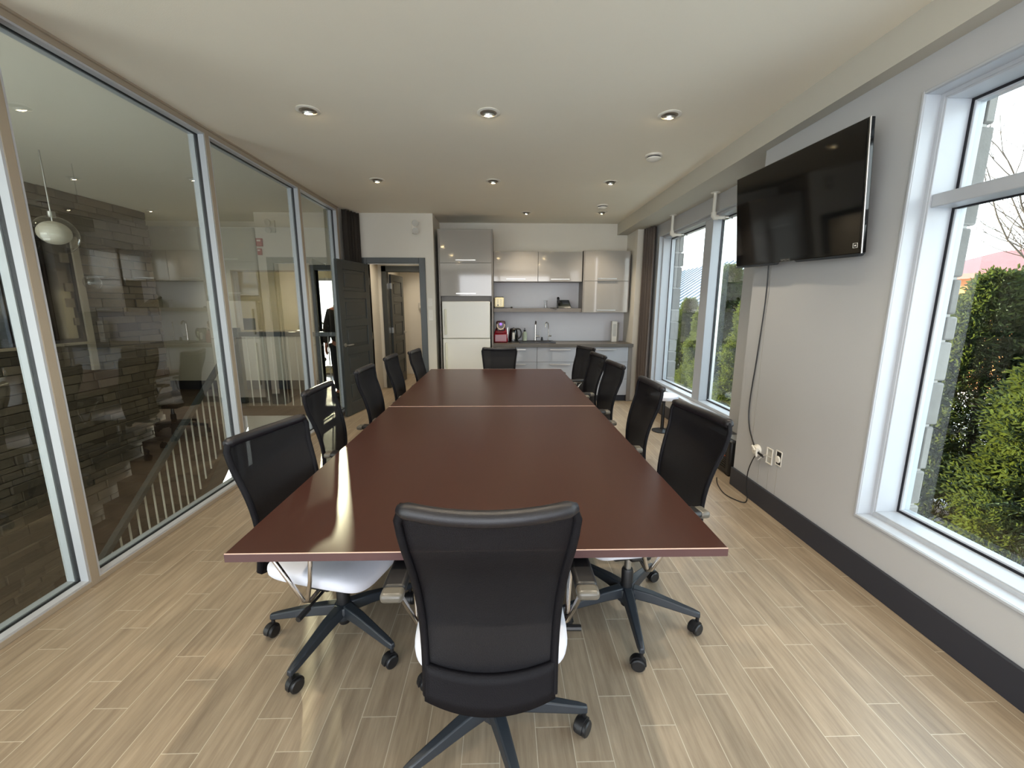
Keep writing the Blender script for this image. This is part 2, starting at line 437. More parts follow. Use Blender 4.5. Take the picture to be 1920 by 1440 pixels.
so = struct('wall_stairwell', MB().box(-5.4, -5.17, .4, 6.5, -3.0, CZ), 'base', label='dark ledge-stone wall of the stairwell', cat='wall', smooth=0)
st.build('stone_facing', 'stone', so, bevel=.004, seg=1)
sw = MB(); rect_ring(sw, -5.17, -5.12, 3.6, 5.3, 1.06, 2.25, .04, .04)
o = struct('window_8', sw, 'gasket', label='dark framed window in the stone stairwell wall', cat='window', bevel=.004)
m = MB(); m.box(-5.165, -5.15, 3.64, 5.26, 1.1, 2.21); m.build('glass_pane', 'blackg', o, smooth=0)
m = MB(); m.box(-5.17, -5.08, 3.5, 5.36, 1.03, 1.06); m.build('window_sill', 'tan', o, smooth=0)
m = MB(); m.box(-5.17, -5.10, 5.30, 5.38, .7, 2.3); m.build('side_trim', 'tan', o, smooth=0)

_e = MB(); _e.box(-5.4, -5.1, .3, .6, -3, CZ); _e.box(-2.5, -2.36, .3, .6, -3, CZ); _e.box(-5.1, -2.5, .3, .6, -3, -.4); _e.box(-5.1, -2.5, .3, .6, 2.7, CZ)  # out of view; the large opening is added to let daylight into the stairwell
struct('wall_stairwell_end', _e, 'hall', label='unseen near end wall of the stairwell with an added daylight opening', cat='wall', smooth=0)
struct('wall_below_partition', MB().box(-2.40, -2.34, .4, 6.23, -3.0, 0), 'hall', label='wall below the glazed partition', cat='wall', smooth=0)
struct('floor_lower', MB().box(-5.4, -2.34, .4, 7.6, -3.1, -3.0), 'darkfloor', label='dark lower floor at the foot of the stairs', cat='floor', smooth=0)
lf = MB(); lf.box(-6.2, -2.34, 6.26, 7.6, -.12, 0)
struct('floor_landing', lf, 'darkfloor', label='dark brown wooden landing at the top of the stairs', cat='floor', smooth=0)
struct('wall_landing', MB().box(-3.86, -2.36, 6.22, 6.30, -3.0, -.10), 'hall', label='pale wall face below the landing edge', cat='wall', smooth=0)
struct('trim_5', MB().box(-3.9, -2.36, 6.18, 6.24, -.13, .02), 'darkfloor', label='dark brown fascia board at the landing edge', cat='trim', smooth=0)
hw = MB(); y0, y1 = 7.6, 7.72
hw.box(-6.2, -4.68, y0, y1, -.12, CZ); hw.box(-4.68, -3.53, y0, y1, -.12, 1.05); hw.box(-4.68, -3.53, y0, y1, 2.085, CZ)
hw.box(-3.53, -3.26, y0, y1, -.12, CZ); hw.box(-3.26, -2.46, y0, y1, 2.1, CZ); hw.box(-2.46, -2.30, y0, y1, -.12, CZ)
struct('wall_hall', hw, 'hall', label='hall wall with an interior window and a doorway to the office', cat='wall', smooth=0)
struct('baseboard_hall', MB().box(-6.2, -3.36, 7.58, 7.6, 0, .16), 'base', label='dark baseboard of the hall wall', cat='baseboard', smooth=0)
struct('wall_hall_left', MB().box(-6.3, -6.2, 6.3, 9.6, -.12, CZ), 'hall', label='left end wall of the hall', cat='wall', smooth=0)
struct('wall_stair_return', MB().box(-6.3, -5.3, 6.4, 6.5, -3.0, CZ), 'hall', label='wall return at the end of the stone wall', cat='wall', smooth=0)
df = MB(); df.box(-3.345, -3.26, 7.57, 7.74, 0, 2.19); df.box(-2.46, -2.38, 7.57, 7.74, 0, 2.19); df.box(-3.26, -2.46, 7.57, 7.74, 2.1, 2.19)
struct('trim_6', df, 'doorp', label='charcoal frame of the office doorway across the stairwell', cat='trim', bevel=.003)
wf = MB(); 
wf.box(-4.70, -4.67, 7.58, 7.74, 1.03, 2.1); wf.box(-3.55, -3.52, 7.58, 7.74, 1.03, 2.1); wf.box(-4.7, -3.52, 7.58, 7.74, 2.08, 2.1); wf.box(-4.72, -3.5, 7.56, 7.74, 1.03, 1.06)
o = struct('window_9', wf, 'tan', label='interior window looking into the bright office', cat='window', smooth=0)
m = MB(); m.box(-4.67, -3.55, 7.65, 7.656, 1.06, 2.08); m.build('glass_pane', 'clear', o, smooth=0)
# office
struct('floor_office', MB().box(-6.2, -2.3, 7.6, 9.5, -.12, 0), 'darkfloor', label='glossy office floor', cat='floor', smooth=0)
ow = MB(); y0, y1 = 9.4, 9.6
ow.box(-6.2, -4.45, y0, y1, -.1, CZ); ow.box(-2.9, -2.3, y0, y1, -.1, CZ); ow.box(-4.45, -2.9, y0, y1, 2.08, CZ); ow.box(-4.45, -2.9, y0, y1, -.1, .12)
struct('wall_office_back', ow, 'office', label='warm cream back wall of the office', cat='wall', smooth=0)
struct('wall_office_right', MB().box(-2.40, -2.30, 7.72, 9.5, 0, CZ), 'office', label='right wall of the office', cat='wall', smooth=0)
wx = MB()
for a0, a1 in ((-4.45, -4.40), (-2.95, -2.9), (-3.32, -3.26)): wx.box(a0, a1, 9.42, 9.5, .12, 2.08)
for z in (.12, .96, 1.09, 2.03): wx.box(-4.45, -2.9, 9.42, 9.5, z, z+.05)
o = struct('window_10', wx, 'white', label='sunlit glazed opening at the back of the office', cat='window', smooth=0)
m = MB(); m.box(-4.4, -2.95, 9.45, 9.456, .17, 2.03); m.build('glass_pane', 'clear', o, smooth=0)
# corridor behind the door
cw = MB()
cw.box(-2.26, -2.14, 7.7, 7.8, 0, CZ); cw.box(-1.36, -1.0, 7.7, 7.8, 0, CZ); cw.box(-2.14, -1.36, 7.7, 7.8, 2.09, CZ)
struct('wall_corridor', cw, 'wallback', label='corridor wall with a second dark door frame', cat='wall', smooth=0)
struct('wall_corridor_left', MB().box(-2.26, -2.2, 6.5, 9.4, 0, CZ), 'wallback', label='left wall of the corridor', cat='wall', smooth=0)
struct('wall_corridor_right', MB().box(-1.06, -.94, 7.3, 9.4, 0, CZ), 'wallback', label='right wall of the corridor', cat='wall', smooth=0)
struct('wall_corridor_end', MB().box(-2.3, -.94, 9.3, 9.4, 0, CZ), 'wallback', label='far end wall of the corridor', cat='wall', smooth=0)
struct('floor_corridor', MB().box(-2.3, -.94, 8.3, 9.4, -.2, 0), 'floor', label='corridor floor past the second door', cat='floor', smooth=0)
df = MB(); df.box(-2.13, -2.05, 7.67, 7.83, 0, 2.19); df.box(-1.40, -1.32, 7.67, 7.83, 0, 2.19); df.box(-2.13, -1.32, 7.67, 7.83, 2.09, 2.19)
struct('trim_7', df, 'doorp', label='charcoal frame of the second doorway down the corridor', cat='trim', bevel=.003)
df = MB(); df.box(-1.217, -1.128, 6.385, 6.54, 0, 2.19); df.box(-2.08, -1.98, 6.385, 6.54, 0, 2.19); df.box(-1.98, -1.217, 6.385, 6.54, 2.11, 2.19)
struct('trim_8', df, 'doorp', label='charcoal door frame left of the refrigerator', cat='trim', bevel=.003)
m = MB(); m.box(-1.98, -1.222, 6.44, 6.46, 2.10, 2.112); m.box(-1.224, -1.212, 6.44, 6.46, 0, 2.11)
struct('trim_9', m, 'whitep', label='pale weather strip inside the near door frame', cat='trim', smooth=0)

def door_leaf(name, label, w, h, t, loc, rz, handle_z=.98):
    # leaf along +x from hinge at origin, thickness centred on y
    a = MB(); s_ = .115; n = 5
    a.box(0, s_, -t/2, t/2, .01, h); a.box(w-s_, w, -t/2, t/2, .01, h)
    zz = [.01+.18]; 
    rail = .10; avail = h-.19-.12; ph = (avail - rail*(n-1))/n
    a.box(s_, w-s_, -t/2, t/2, .01, .19)
    z = .19
    for i in range(n):
        a.box(s_, w-s_, -t/2+.012, t/2-.012, z, z+ph)
        a.box(s_+.045, w-s_-.045, -t/2+.004, t/2-.004, z+.045, z+ph-.045)
        z += ph
        a.box(s_, w-s_, -t/2, t/2, z, z+(rail if i < n-1 else h-z)); z += rail
    o = struct(name, a, 'doorp', label=label, cat='door', bevel=.004)
    o.location = loc; o.rotation_euler = (0, 0, rz)
    for sg in (-1, 1):
        b = MB(); b.lathe([(.026, 0), (.026, .008)], (w-.065, 0, handle_z), 18, Matrix.Rotation(-sg*PI/2, 4, 'X') @ T(0, 0, t/2))
        b.tube([(w-.065, sg*t/2, handle_z), (w-.065, sg*(t/2+.05), handle_z), (w-.085, sg*(t/2+.055), handle_z), (w-.18, sg*(t/2+.055), handle_z)], .009, 8)
        b.build('door_handle', 'steel', o)
    for z in (.25, 1.05, 1.85):
        b = MB(); b.box(-.012, .004, -t/2-.006, t/2, z-.05, z+.05); b.tube([(-.008, -t/2-.006, z-.05), (-.008, -t/2-.006, z+.05)], .007, 8); b.build('hinge', 'steel', o, smooth=0)
    return o
door_leaf('door_1', 'charcoal five-panel door standing open against the partition', .80, 2.09, .04, (-1.965, 6.36, 0), math.radians(-90-11.5))
door_leaf('door_2', 'charcoal panelled door ajar down the corridor', .72, 2.06, .04, (-2.035, 7.86, 0), math.radians(86))

# stairs going down toward the viewpoint
sm = MB(); ns = 14; run = .235; rise = .2
for i in range(ns):
    y1 = 6.28-i*run; z = -(i+1)*rise
    sm.box(-5.10, -3.95, y1-run-.02, y1, z-.04, z); sm.box(-5.10, -3.95, y1-.02, y1, z, z+rise-.04)
so = sm.build('staircase', 'darkfloor'); tag(so, 'dark brown stairs going down beside the stone wall', 'stairs')
m = MB()
a, b = (6.30, -.02), (6.30-ns*run, -.02-ns*rise)
m.hexa([(-3.95, a[0], a[1]-.30), (-3.90, a[0], a[1]-.30), (-3.90, b[0], b[1]-.30), (-3.95, b[0], b[1]-.30), (-3.95, a[0], a[1]+.03), (-3.90, a[0], a[1]+.03), (-3.90, b[0], b[1]+.03), (-3.95, b[0], b[1]+.03)])
m.build('stringer', 'darkfloor', so, smooth=0)
# railings
r1 = thing('stair_railing', 'level landing railing with dark handrail and slim pale balusters', 'railing', (-3.86, 6.21, 0))
m = MB(); m.box(0.03, 1.50, -.03, .03, 1.055, 1.12); m.build('handrail', 'doorp', r1, bevel=.005)
m = MB(); m.box(-.04, .04, -.04, .04, 0, 1.18); m.build('newel_post', 'doorp', r1, bevel=.004)
for i in range(12):
    m = MB(); m.tube([(.13+i*.118, 0, 0.02), (.13+i*.118, 0, 1.06)], .0085, 8); m.build('baluster', 'whitep', r1)
r2 = thing('stair_railing', 'sloping railing with white balusters following the stairs down', 'railing', (-3.86, 6.15, 0))
sl = .80
m = MB(); L2 = 3.0
m.hexa([(-.03, 0, .98), (.03, 0, .98), (.03, -L2, .98-sl*L2), (-.03, -L2, .98-sl*L2), (-.03, 0, 1.05), (.03, 0, 1.05), (.03, -L2, 1.05-sl*L2), (-.03, -L2, 1.05-sl*L2)])
m.build('handrail', 'doorp', r2, bevel=.004)
for i in range(25):
    y = -.12-i*.115
    m = MB(); m.tube([(0, y, .99+sl*y), (0, y, .02+sl*y)], .0095, 8); m.build('baluster', 'whitep', r2)

# pendant in the stairwell
pe = thing('pendant_lamp', 'clear glass pendant with a white globe over the stairs', 'lamp', (-3.98, 4.0, 0))
m = MB(); m.lathe([(.0, -.165)]+[(.165*math.sin(a), -.165*math.cos(a)) for a in [PI*k/14 for k in range(1, 14)]]+[(.0, .165)], (0, 0, 2.11), 28); m.build('outer_globe', 'clear', pe)
m = MB(); m.lathe([(.0, -.1)]+[(.115*math.sin(a), -.1*math.cos(a)) for a in [PI*k/12 for k in range(1, 12)]]+[(.0, .1)], (0, 0, 2.13), 24); m.build('inner_globe', 'globe', pe)
m = MB(); m.tube([(0, 0, 2.23), (0, 0, CZ)], .006, 8); m.cyl((0, 0, 0), .03, 2.26, 2.31); m.build('stem', 'steel', pe)
m = MB(); m.lathe([(.0, -.075)]+[(.07*math.sin(a), -.075*math.cos(a)) for a in [PI*k/12 for k in range(1, 12)]]+[(.0, .075)], (0, .35, 1.72), 24); m.tube([(0, .35, 1.79), (0, .35, CZ)], .004, 6)
pe2 = m.build('pendant_lamp', 'clear'); pe2.location = (-4.05, 4.0, 0); tag(pe2, 'small clear glass drop hanging just below the white globe pendant', 'lamp')

for k, (z, w, h, lb) in enumerate(((2.56, .1, .13, 'larger red fire alarm box on the hall wall, the upper of two'), (2.405, .065, .11, 'small red pull station on the hall wall below the larger red box'))):
    e = thing('fire_alarm', lb, 'fire alarm', (-4.145-.01*k, 7.6, z))
    m = MB(); m.box(-w/2, w/2, -.045, 0, -h/2, h/2); m.build('housing', 'alarmred', e, bevel=.006)
    m = MB(); m.box(-w*.3, w*.3, -.05, -.045, h*.1, h*.3); m.build('label_strip', 'whitep', e)
# office contents
e = thing('desk_chair', 'dark swivel chair seen tilted through the office window', 'chair', (-3.75, 8.35, 0), .5)
m = MB(); m.box(-.2, .2, .16, .20, .62, 1.12, T(0, 0, 0)); m.build('backrest', 'basemetal', e, bevel=.02)
m = MB(); m.box(-.22, .22, -.24, .2, .42, .5); m.build('seat', 'basemetal', e, bevel=.03)
m = MB(); m.tube([(0, 0, .05), (0, 0, .45)], .025); m.cyl((0, 0, 0), .28, .0, .04); m.build('pedestal', 'black', e)
e = thing('office_desk', 'low desk in the office behind the interior window', 'desk', (-4.6, 8.6, 0))
m = MB(); m.box(-.55, .55, -.35, .35, .88, .92); m.build('desktop', 'greyp', e, bevel=.004)
m = MB()
m.box(-.53, -.49, -.33, .33, 0, .88); m.build('leg', 'greyp', e, smooth=0)
m = MB(); m.box(.49, .53, -.33, .33, 0, .88); m.build('leg', 'greyp', e, smooth=0)
e = thing('monitor', 'dark monitor on the office desk at left of the interior window', 'monitor', (-5.0, 8.5, .92))
m = MB(); m.box(-.13, .1, -.02, .02, .03, .33); m.build('display', 'basemetal', e, bevel=.005)
m = MB(); m.box(-.08, .06, -.06, .06, 0, .012); m.box(-.03, .0, -.012, .012, 0, .06); m.build('stand', 'basemetal', e)
m = MB(); m.box(-.2, .2, -.12, .12, 0, .07); o = m.build('binder_stack', 'base', bevel=.02); o.location = (-4.52, 8.45, .92); tag(o, 'low grey stack of binders on the office desk', 'binder')

# ------------------------------------------------------------------ conference tables
def table(y0, y1, label):
    t = thing('conference_table', label, 'table', (-.0715, (y0+y1)/2, 0), 0, 'two mahogany tables pushed end to end')
    hw_, hl = .7835, (y1-y0)/2
    m = MB(); m.box(-hw_, hw_, -hl, hl, .722, .7495); m.build('tabletop', 'table', t, bevel=.0015)
    m = MB(); rr = .0015
    for s1 in (-1, 1):
        m.box(-hw_, hw_, min(s1*hl, s1*(hl+.0015)), max(s1*hl, s1*(hl+.0015)), .722, .7475)
        m.box(min(s1*hw_, s1*(hw_+.0015)), max(s1*hw_, s1*(hw_+.0015)), -hl, hl, .722, .7475)
    m.build('edge_band', 'tableedge', t, smooth=0)
    for s1 in (-1, 1):
        m = MB(); m.box(-hw_, hw_, s1*hl-.0012, s1*hl+.0012, .7478, .7502); m.build('edge_strip', 'palestrip', t, smooth=0)  # thin pale line along both table ends
    for s1 in (-1, 1):
        m = MB(); m.box(-.30, .30, s1*.5-.02, s1*.5+.02, .0, .722); m.build('panel_leg', 'table', t, bevel=.002)
    m = MB(); m.box(-.015, .015, -.48, .48, .35, .722); m.build('modesty_panel', 'table', t, smooth=0)
    return t
table(1.187, 3.093, 'near mahogany conference table with a sharp rectangular top')
table(3.100, 5.003, 'far mahogany conference table ending before the kitchenette')

# ------------------------------------------------------------------ office chairs
def back_pt(u, t):        # u -1..1, t 0..1
    w = .178+.052*t - .012*math.sin(PI*t)
    k = min(1, max(0, (t-.88)/.12)); w -= .026*(1-math.sqrt(max(0, 1-k*k)))
    z = .435+.585*t - .035*(1-u*u)*(1-t)**2.5 - .012*(1-u*u)*t**4
    y = -.262 + .035*math.sin(PI*min(1, t*1.25)) - .052*max(t, 0)**1.6 - .034*(1-u*u)*(.55+.45*t)
    return Vector((u*w, y, z))
def make_chair(label):
    c = thing('office_chair', label, 'chair', group='mesh-back office chairs around the conference table')
    m = MB(); m.grid(lambda a, b: back_pt(-1+2*a, .13+.83*b)+Vector((0, .004, 0)), 20, 20); m.build('mesh_back', 'meshf', c, smooth=80)
    m = MB(); m.grid(lambda a, b: back_pt(-1+2*a, -.02+.17*b+.02*(1-(-1+2*a)**2)*b*0), 20, 4); m.build('lower_band', 'backpanel', c, smooth=80, solid=.022)
    m = MB(); m.tube([back_pt(u/10, .985) for u in range(-10, 11)], [.012]+[.021]*19+[.012], 12); m.build('top_roll', 'roll', c, smooth=80)
    for sg in (-1, 1):
        m = MB(); m.tube([back_pt(sg*.985, t/14) for t in range(0, 15)], .010, 8, flat=1.3); m.build('side_frame', 'backpanel', c, smooth=80)
    # crossbar / spine
    m = MB(); m.tube([back_pt(u/10, .10)+Vector((0, .022, 0)) for u in range(-9, 10)], .014, 8)
    m.tube([(0, -.262, .47), (0, -.245, .40), (0, -.18, .385), (0, -.05, .39)], .022, 10, flat=.7); m.build('back_bracket', 'black', c)
    # seat
    def seat(u, v):
        a = 2*PI*u; ph = PI*v
        e = .42
        sx = math.copysign(abs(math.cos(a))**e, math.cos(a)); sy = math.copysign(abs(math.sin(a))**e, math.sin(a))
        r = abs(math.sin(ph))**.45; zz = -math.copysign(abs(math.cos(ph))**.6, math.cos(ph))
        x = .238*sx*r; y = .235*sy*r+.012
        z = .46+.042*zz
        if y > .15: z -= .9*(y-.15)**1.5*1.0
        z += .018*(abs(x)/.24)**2
        return (x, y, z)
    m = MB(); m.grid(seat, 48, 18); m.build('seat', 'seat', c, smooth=80)
    m = MB(); m.box(-.12, .12, -.13, .13, .365, .425); m.box(-.18, .18, -.02, .08, .395, .425); m.build('tilt_mechanism', 'black', c, bevel=.012)
    m = MB(); m.tube([(.10, .03, .385), (.27, .04, .375)], .006, 8); m.tube([(.25, .04, .375), (.31, .042, .372)], .011, 8); m.build('lever', 'black', c)
    m = MB(); m.cyl((0, 0, 0), .017, .16, .37); m.build('gas_lift', 'steel', c)
    m = MB(); m.lathe([(.024, .055), (.026, .06), (.028, .24), (.024, .25)], n=20); m.build('gas_lift_cover', 'black', c)
    m = MB(); m.lathe([(.038, .085), (.048, .09), (.052, .13), (.045, .15), (.03, .158)], n=24); m.build('base_hub', 'basemetal', c)
    for k in range(5):
        X = RZ(2*PI*k/5)
        m = MB()
        secs = [(.03, .135, .030, .024), (.12, .128, .026, .022), (.22, .112, .021, .018), (.305, .098, .017, .014), (.335, .092, .012, .012)]
        vs = []
        for (r, z, hw2, hh) in secs:
            for (a, b) in ((-1, -1), (1, -1), (.72, 1), (-.72, 1)):
                vs.append(X @ Vector((r, a*hw2, z+b*hh)))
        fs = [(0, 1, 2, 3)] + [(4*i+j, 4*i+(j+1) % 4, 4*i+4+(j+1) % 4, 4*i+4+j) for i in range(len(secs)-1) for j in range(4)] + [tuple(4*(len(secs)-1)+j for j in (3, 2, 1, 0))]
        m.add(vs, fs)
        leg = m.build('base_leg', 'basemetal', c, bevel=.005)
        ct = MB(); Y = X @ T(.325, 0, 0) @ RZ(.9+k*1.7)
        for sg in (-1, 1):
            ct.lathe([(.012, -.010), (.024, -.010), (.0285, -.006), (.0285, .006), (.024, .010), (.010, .010)], (0, 0, 0), 20, Y @ T(-.012, sg*.0145, .0285) @ Matrix.Rotation(PI/2, 4, 'X'))
        pts = [(math.cos(q)*.034-.012, math.sin(q)*.034+.0285) for q in [math.radians(v) for v in range(-10, 200, 15)]]
        ct.prism([(x, y) for x, y in pts], -.011, .011, Y @ Matrix.Rotation(PI/2, 4, 'X'))
        ct.tube([Y @ Vector((.0, 0, .05)), Y @ Vector((0, 0, .088))], .008, 8)
        ct.build('caster', 'black', leg)
    for sg in (-1, 1):
        m = MB()
        m.tube([(sg*.155, .03, .405), (sg*.235, .035, .395), (sg*.262, .03, .415), (sg*.275, -.03, .52), (sg*.283, -.10, .628), (sg*.283, -.125, .645), (sg*.283, -.10, .655), (sg*.283, .08, .655), (sg*.282, .10, .64), (sg*.272, .08, .52), (sg*.262, .05, .425)], .0085, 10)
        m.build('arm_support', 'chrome', c, smooth=80)
        m = MB(); m.box(sg*.283-.034, sg*.283+.034, -.15, .12, .655, .685); ap = m.build('arm_pad', 'black', c, bevel=.013, seg=3)
        m = MB(); m.box(sg*.283-.033, sg*.283+.033, -.185, -.14, .652, .682); m.build('pad_cap', 'padcap', ap, bevel=.012, seg=3)
    return c
ch0 = make_chair('near end office chair seen from behind, its black mesh back toward the viewer')
def setchair(o, x, y, face, dz=0, spin=0):   # face: heading angle of the sitter (deg, 90 = +y)
    o.location = (x, y, 0); o.rotation_euler = (0, 0, math.radians(face-90))
    for c in o.children:
        if c.name.split('.')[0] in ('base_leg',):
            c.rotation_euler = (0, 0, math.radians(spin-(face-90)))
        elif c.name.split('.')[0] in ('base_hub', 'gas_lift_cover', 'gas_lift'): pass
        else: c.location = (0, 0, dz)
chairs = [
 (-.735, 1.73, -16, -.05, 37, 'office chair nearest on the left side of the table, back turned toward the camera'),
 (-.865, 2.67, 0, -.035, 30, 'second office chair from the camera on the left side, bright floor showing through its mesh'),
 (-.765, 3.285, 0, 0, 12, 'third office chair on the left side, in front of the open charcoal door'),
 (-.765, 4.07, 0, 0, 50, 'fourth office chair from the camera on the left side, before the second doorway'),
 (-.70, 4.84, -5, -.03, 20, 'farthest office chair on the left side, nearest the refrigerator'),
 (.607, 1.82, 189, .005, -23, 'office chair nearest on the right side, in front of the black heater'),
 (.64, 2.63, 180, 0, 20, 'second office chair from the camera on the right side, below the far window sill'),
 (.65, 3.50, 185, 0, 44, 'third office chair from the camera on the right side, at the table seam'),
 (.66, 4.17, 187, 0, 5, 'fourth office chair from the camera on the right side, overlapping the lower drawers'),
 (.70, 4.88, 197, 0, 30, 'farthest office chair on the right side, nearest the kitchen counter'),
 (-.035, 5.0, 270, -.045, 30, 'office chair at the far head of the table, facing the camera before the refrigerator'),
]
setchair(ch0, -.035, 1.245, 90, .012, 0)
for (x, y, f, dz, sp, lb) in chairs:
    o = dup(ch0, (x, y, 0), 0, lb); setchair(o, x, y, f, dz, sp)

# ------------------------------------------------------------------ television
tl = .0
TVc = Vector((1.83, 2.80, 2.11)); 
ang = math.atan2(.07, .63)
# local: x = toward room normal, y along wall, z up
R_ = Matrix.Rotation(-math.radians(6.2), 4, 'Y') @ Matrix.Rotation(math.radians(1.7), 4, 'X')
tv = thing('television', 'wall-mounted black flat television tilted down on the right wall', 'television', TVc)
tv.rotation_mode = 'QUATERNION'; tv.rotation_quaternion = R_.to_quaternion()
hw_, hh = .588, .322
m = MB(); m.box(0, .03, -hw_, hw_, -hh, hh); m.box(.03, .06, -hw_*.7, hw_*.7, -hh*.8, hh*.6); m.build('cabinet', 'blackg', tv, bevel=.005)
m = MB(); m.box(-.0015, 0, -hw_+.012, hw_-.012, -hh+.02, hh-.012); m.build('screen', 'screen', tv, smooth=0)
m = MB(); m.tube([(.004, -hw_, -hh), (.004, -hw_, hh)], .0045, 8); m.build('side_trim', 'steel', tv)
m = MB(); m.tube([(.004, hw_, -hh), (.004, hw_, hh)], .0035, 8); m.build('side_trim', 'steel', tv)
m = MB()
for s1, s2 in ((-hw_, -.1), (.1, hw_)):
    m.hexa([(.0, s1+.02, -hh-.016), (.03, s1+.02, -hh-.016), (.03, s2, -hh-.012), (.0, s2, -hh-.012), (.0, s1, -hh), (.03, s1, -hh), (.03, s2+.02, -hh), (.0, s2+.02, -hh)])
m.build('bottom_bar', 'basemetal', tv, bevel=.003)
m = MB(); m.box(.055, .125, -.15, .15, -.12, .12); m.build('wall_bracket', 'black', tv, smooth=0)
tx = bpy.data.curves.new('logo', 'FONT'); tx.body = 'SAMSUNG'; tx.size = .02; tx.extrude = .0005; tx.align_x = 'CENTER'
tx.materials.append(M['steel']); _t = bpy.data.objects.new('logo_curve', tx); COL.objects.link(_t); _me = bpy.data.meshes.new_from_object(_t); bpy.data.objects.remove(_t); lo = bpy.data.objects.new('logo', _me); COL.objects.link(lo); lo.parent = tv
lo.matrix_local = Matrix(((0, 0, -1, -.0022), (-1, 0, 0, .0), (0, 1, 0, -hh+.004), (0, 0, 0, 1)))
m = MB(); rect_ring(m, -.003, -.0015, -hw_+.02, -hw_+.05, -hh+.03, -hh+.055, .002, .002); m.box(-.003, -.0015, -hw_+.03, -hw_+.04, -hh+.038, -hh+.046); m.build('sticker', 'whitep', tv, smooth=0)

def smooth_path(pts, n=6):
    P = [Vector(p) for p in pts]; out = []
    for i in range(len(P)-1):
        p0 = P[max(i-1, 0)]; p1 = P[i]; p2 = P[i+1]; p3 = P[min(i+2, len(P)-1)]
        for k in range(n):
            t = k/n; out.append(.5*((2*p1)+(-p0+p2)*t+(2*p0-5*p1+4*p2-p3)*t*t+(-p0+3*p1-3*p2+p3)*t**3))
    out.append(P[-1]); return out
m = MB(); m.tube(smooth_path([(1.935, 3.10, 1.84), (1.955, 3.12, 1.55), (1.962, 3.16, 1.1), (1.962, 3.19, .75), (1.962, 3.16, .56), (1.962, 3.06, .42)]), .0045, 8)
o = m.build('power_cable', 'black'); tag(o, 'black cable hanging from the television down to the wall plates', 'cable')
m = MB(); m.tube(smooth_path([(1.955, 2.99, .42), (1.94, 3.03, .34), (1.935, 3.07, .22), (1.93, 3.06, .1), (1.92, 3.02, .012), (1.86, 2.98, .006), (1.80, 3.12, .006), (1.84, 3.32, .006), (1.90, 3.45, .006)]), .004, 8)
o = m.build('extension_lead', 'black'); tag(o, 'thin black lead looping from the outlet onto the floor', 'lead')
# wall plates
e = thing('cable_outlet', 'white tangle of plugs and cable ends at the foot of the hanging cable', 'outlet', (1.97, 3.03, .41))
m = MB(); m.lathe([(.045, 0), (.045, .012), (.03, .03)], (0, 0, 0), 20, Matrix.Rotation(-PI/2, 4, 'Y')); m.build('round_plate', 'whitep', e)
for k in range(4):
    m = MB(); m.tube(smooth_path([(-.02, .03-.02*k, .02), (-.04, .01-.02*k, .03-.02*k), (-.035, -.04, .01*k)]), .008, 8); m.build('white_plug', 'whitep', e)
m = MB(); m.tube([(-.03, -.03, .0), (-.028, -.11, -.01)], .009, 8); m.build('adapter', 'black', e)
e = thing('wall_plate', 'white open bracket plate between the plug tangle and the open box', 'outlet', (1.97, 2.885, .415))
m = MB(); rect_ring(m, -.008, 0, -.035, .035, -.06, .06, .009, .009); m.build('frame', 'whitep', e, bevel=.002)
m = MB(); m.box(-.002, -.0005, -.026, .026, -.05, .05); m.build('opening', 'greyp', e, smooth=0)
m = MB(); m.tube([(-.012, -.03, 0), (-.02, .03, -.0), (-.05, .06, -.05)], .004, 6); m.build('wire', 'greyp', e)
e = thing('wall_plate', 'open electrical box with a dark hole, rightmost of the wall outlets', 'outlet', (1.97, 2.785, .435))
m = MB(); rect_ring(m, -.006, 0, -.032, .032, -.055, .055, .006, .008); m.build('frame', 'whitep', e, bevel=.002)
m = MB(); m.box(-.002, -.0005, -.025, .025, -.045, .045); m.build('opening', 'black', e, smooth=0)
m = MB(); m.lathe([(.022, 0), (.026, .006), (.020, .012)], (-.002, 0, -.008), 18, Matrix.Rotation(-PI/2, 4, 'Y')); m.build('connector_ring', 'whitep', e)
m = MB()
for (y, z0, z1) in ((3.115, .48, 2.2), (2.99, .155, .36), (2.88, .155, .35), (2.79, .155, .37)): m.box(1.9685, 1.9705, y-.002, y+.002, z0, z1)
struct('trim_10', m, 'caulk', label='faint patched seams on the television wall', cat='trim', smooth=0)

# heater
e = thing('space_heater', 'black box heater with an orange light on the floor in the window recess', 'heater', (2.11, 3.71, 0))
m = MB(); m.box(-.10, .10, -.24, .24, .01, .33); m.build('housing', 'black', e, bevel=.02)
m = MB()
for k in range(9): m.box(-.105, -.099, -.18, .18, .06+.02*k, .068+.02*k)
m.build('grille', 'blackg', e, smooth=0)
m = MB(); m.box(-.06, .06, -.22, -.05, .33, .336); m.build('top_grille', 'steel', e, smooth=0)
m = MB(); m.lathe([(.006, 0), (.004, .004)], (-.104, -.14, .17), 10, Matrix.Rotation(-PI/2, 4, 'Y')); m.build('indicator_light', 'led', e)
for sg in (-1, 1):
    m = MB(); m.box(-.09, .09, sg*.2-.02, sg*.2+.02, 0, .012); m.build('foot', 'black', e, smooth=0)
# stool
e = thing('stool', 'round white-topped stool below the far window, mostly hidden behind chairs', 'stool', (1.95, 4.88, 0))
m = MB(); m.lathe([(.13, .40), (.155, .405), (.165, .425), (.16, .45), (.13, .462), (.001, .466)], n=32); m.build('seat', 'bin', e)
m = MB(); m.tube([(0, 0, .02), (0, 0, .40)], .02, 12); m.build('pedestal', 'black', e)
m = MB(); m.lathe([(.12, 0), (.12, .008), (.03, .025), (.02, .03)], n=28); m.build('base', 'black', e)

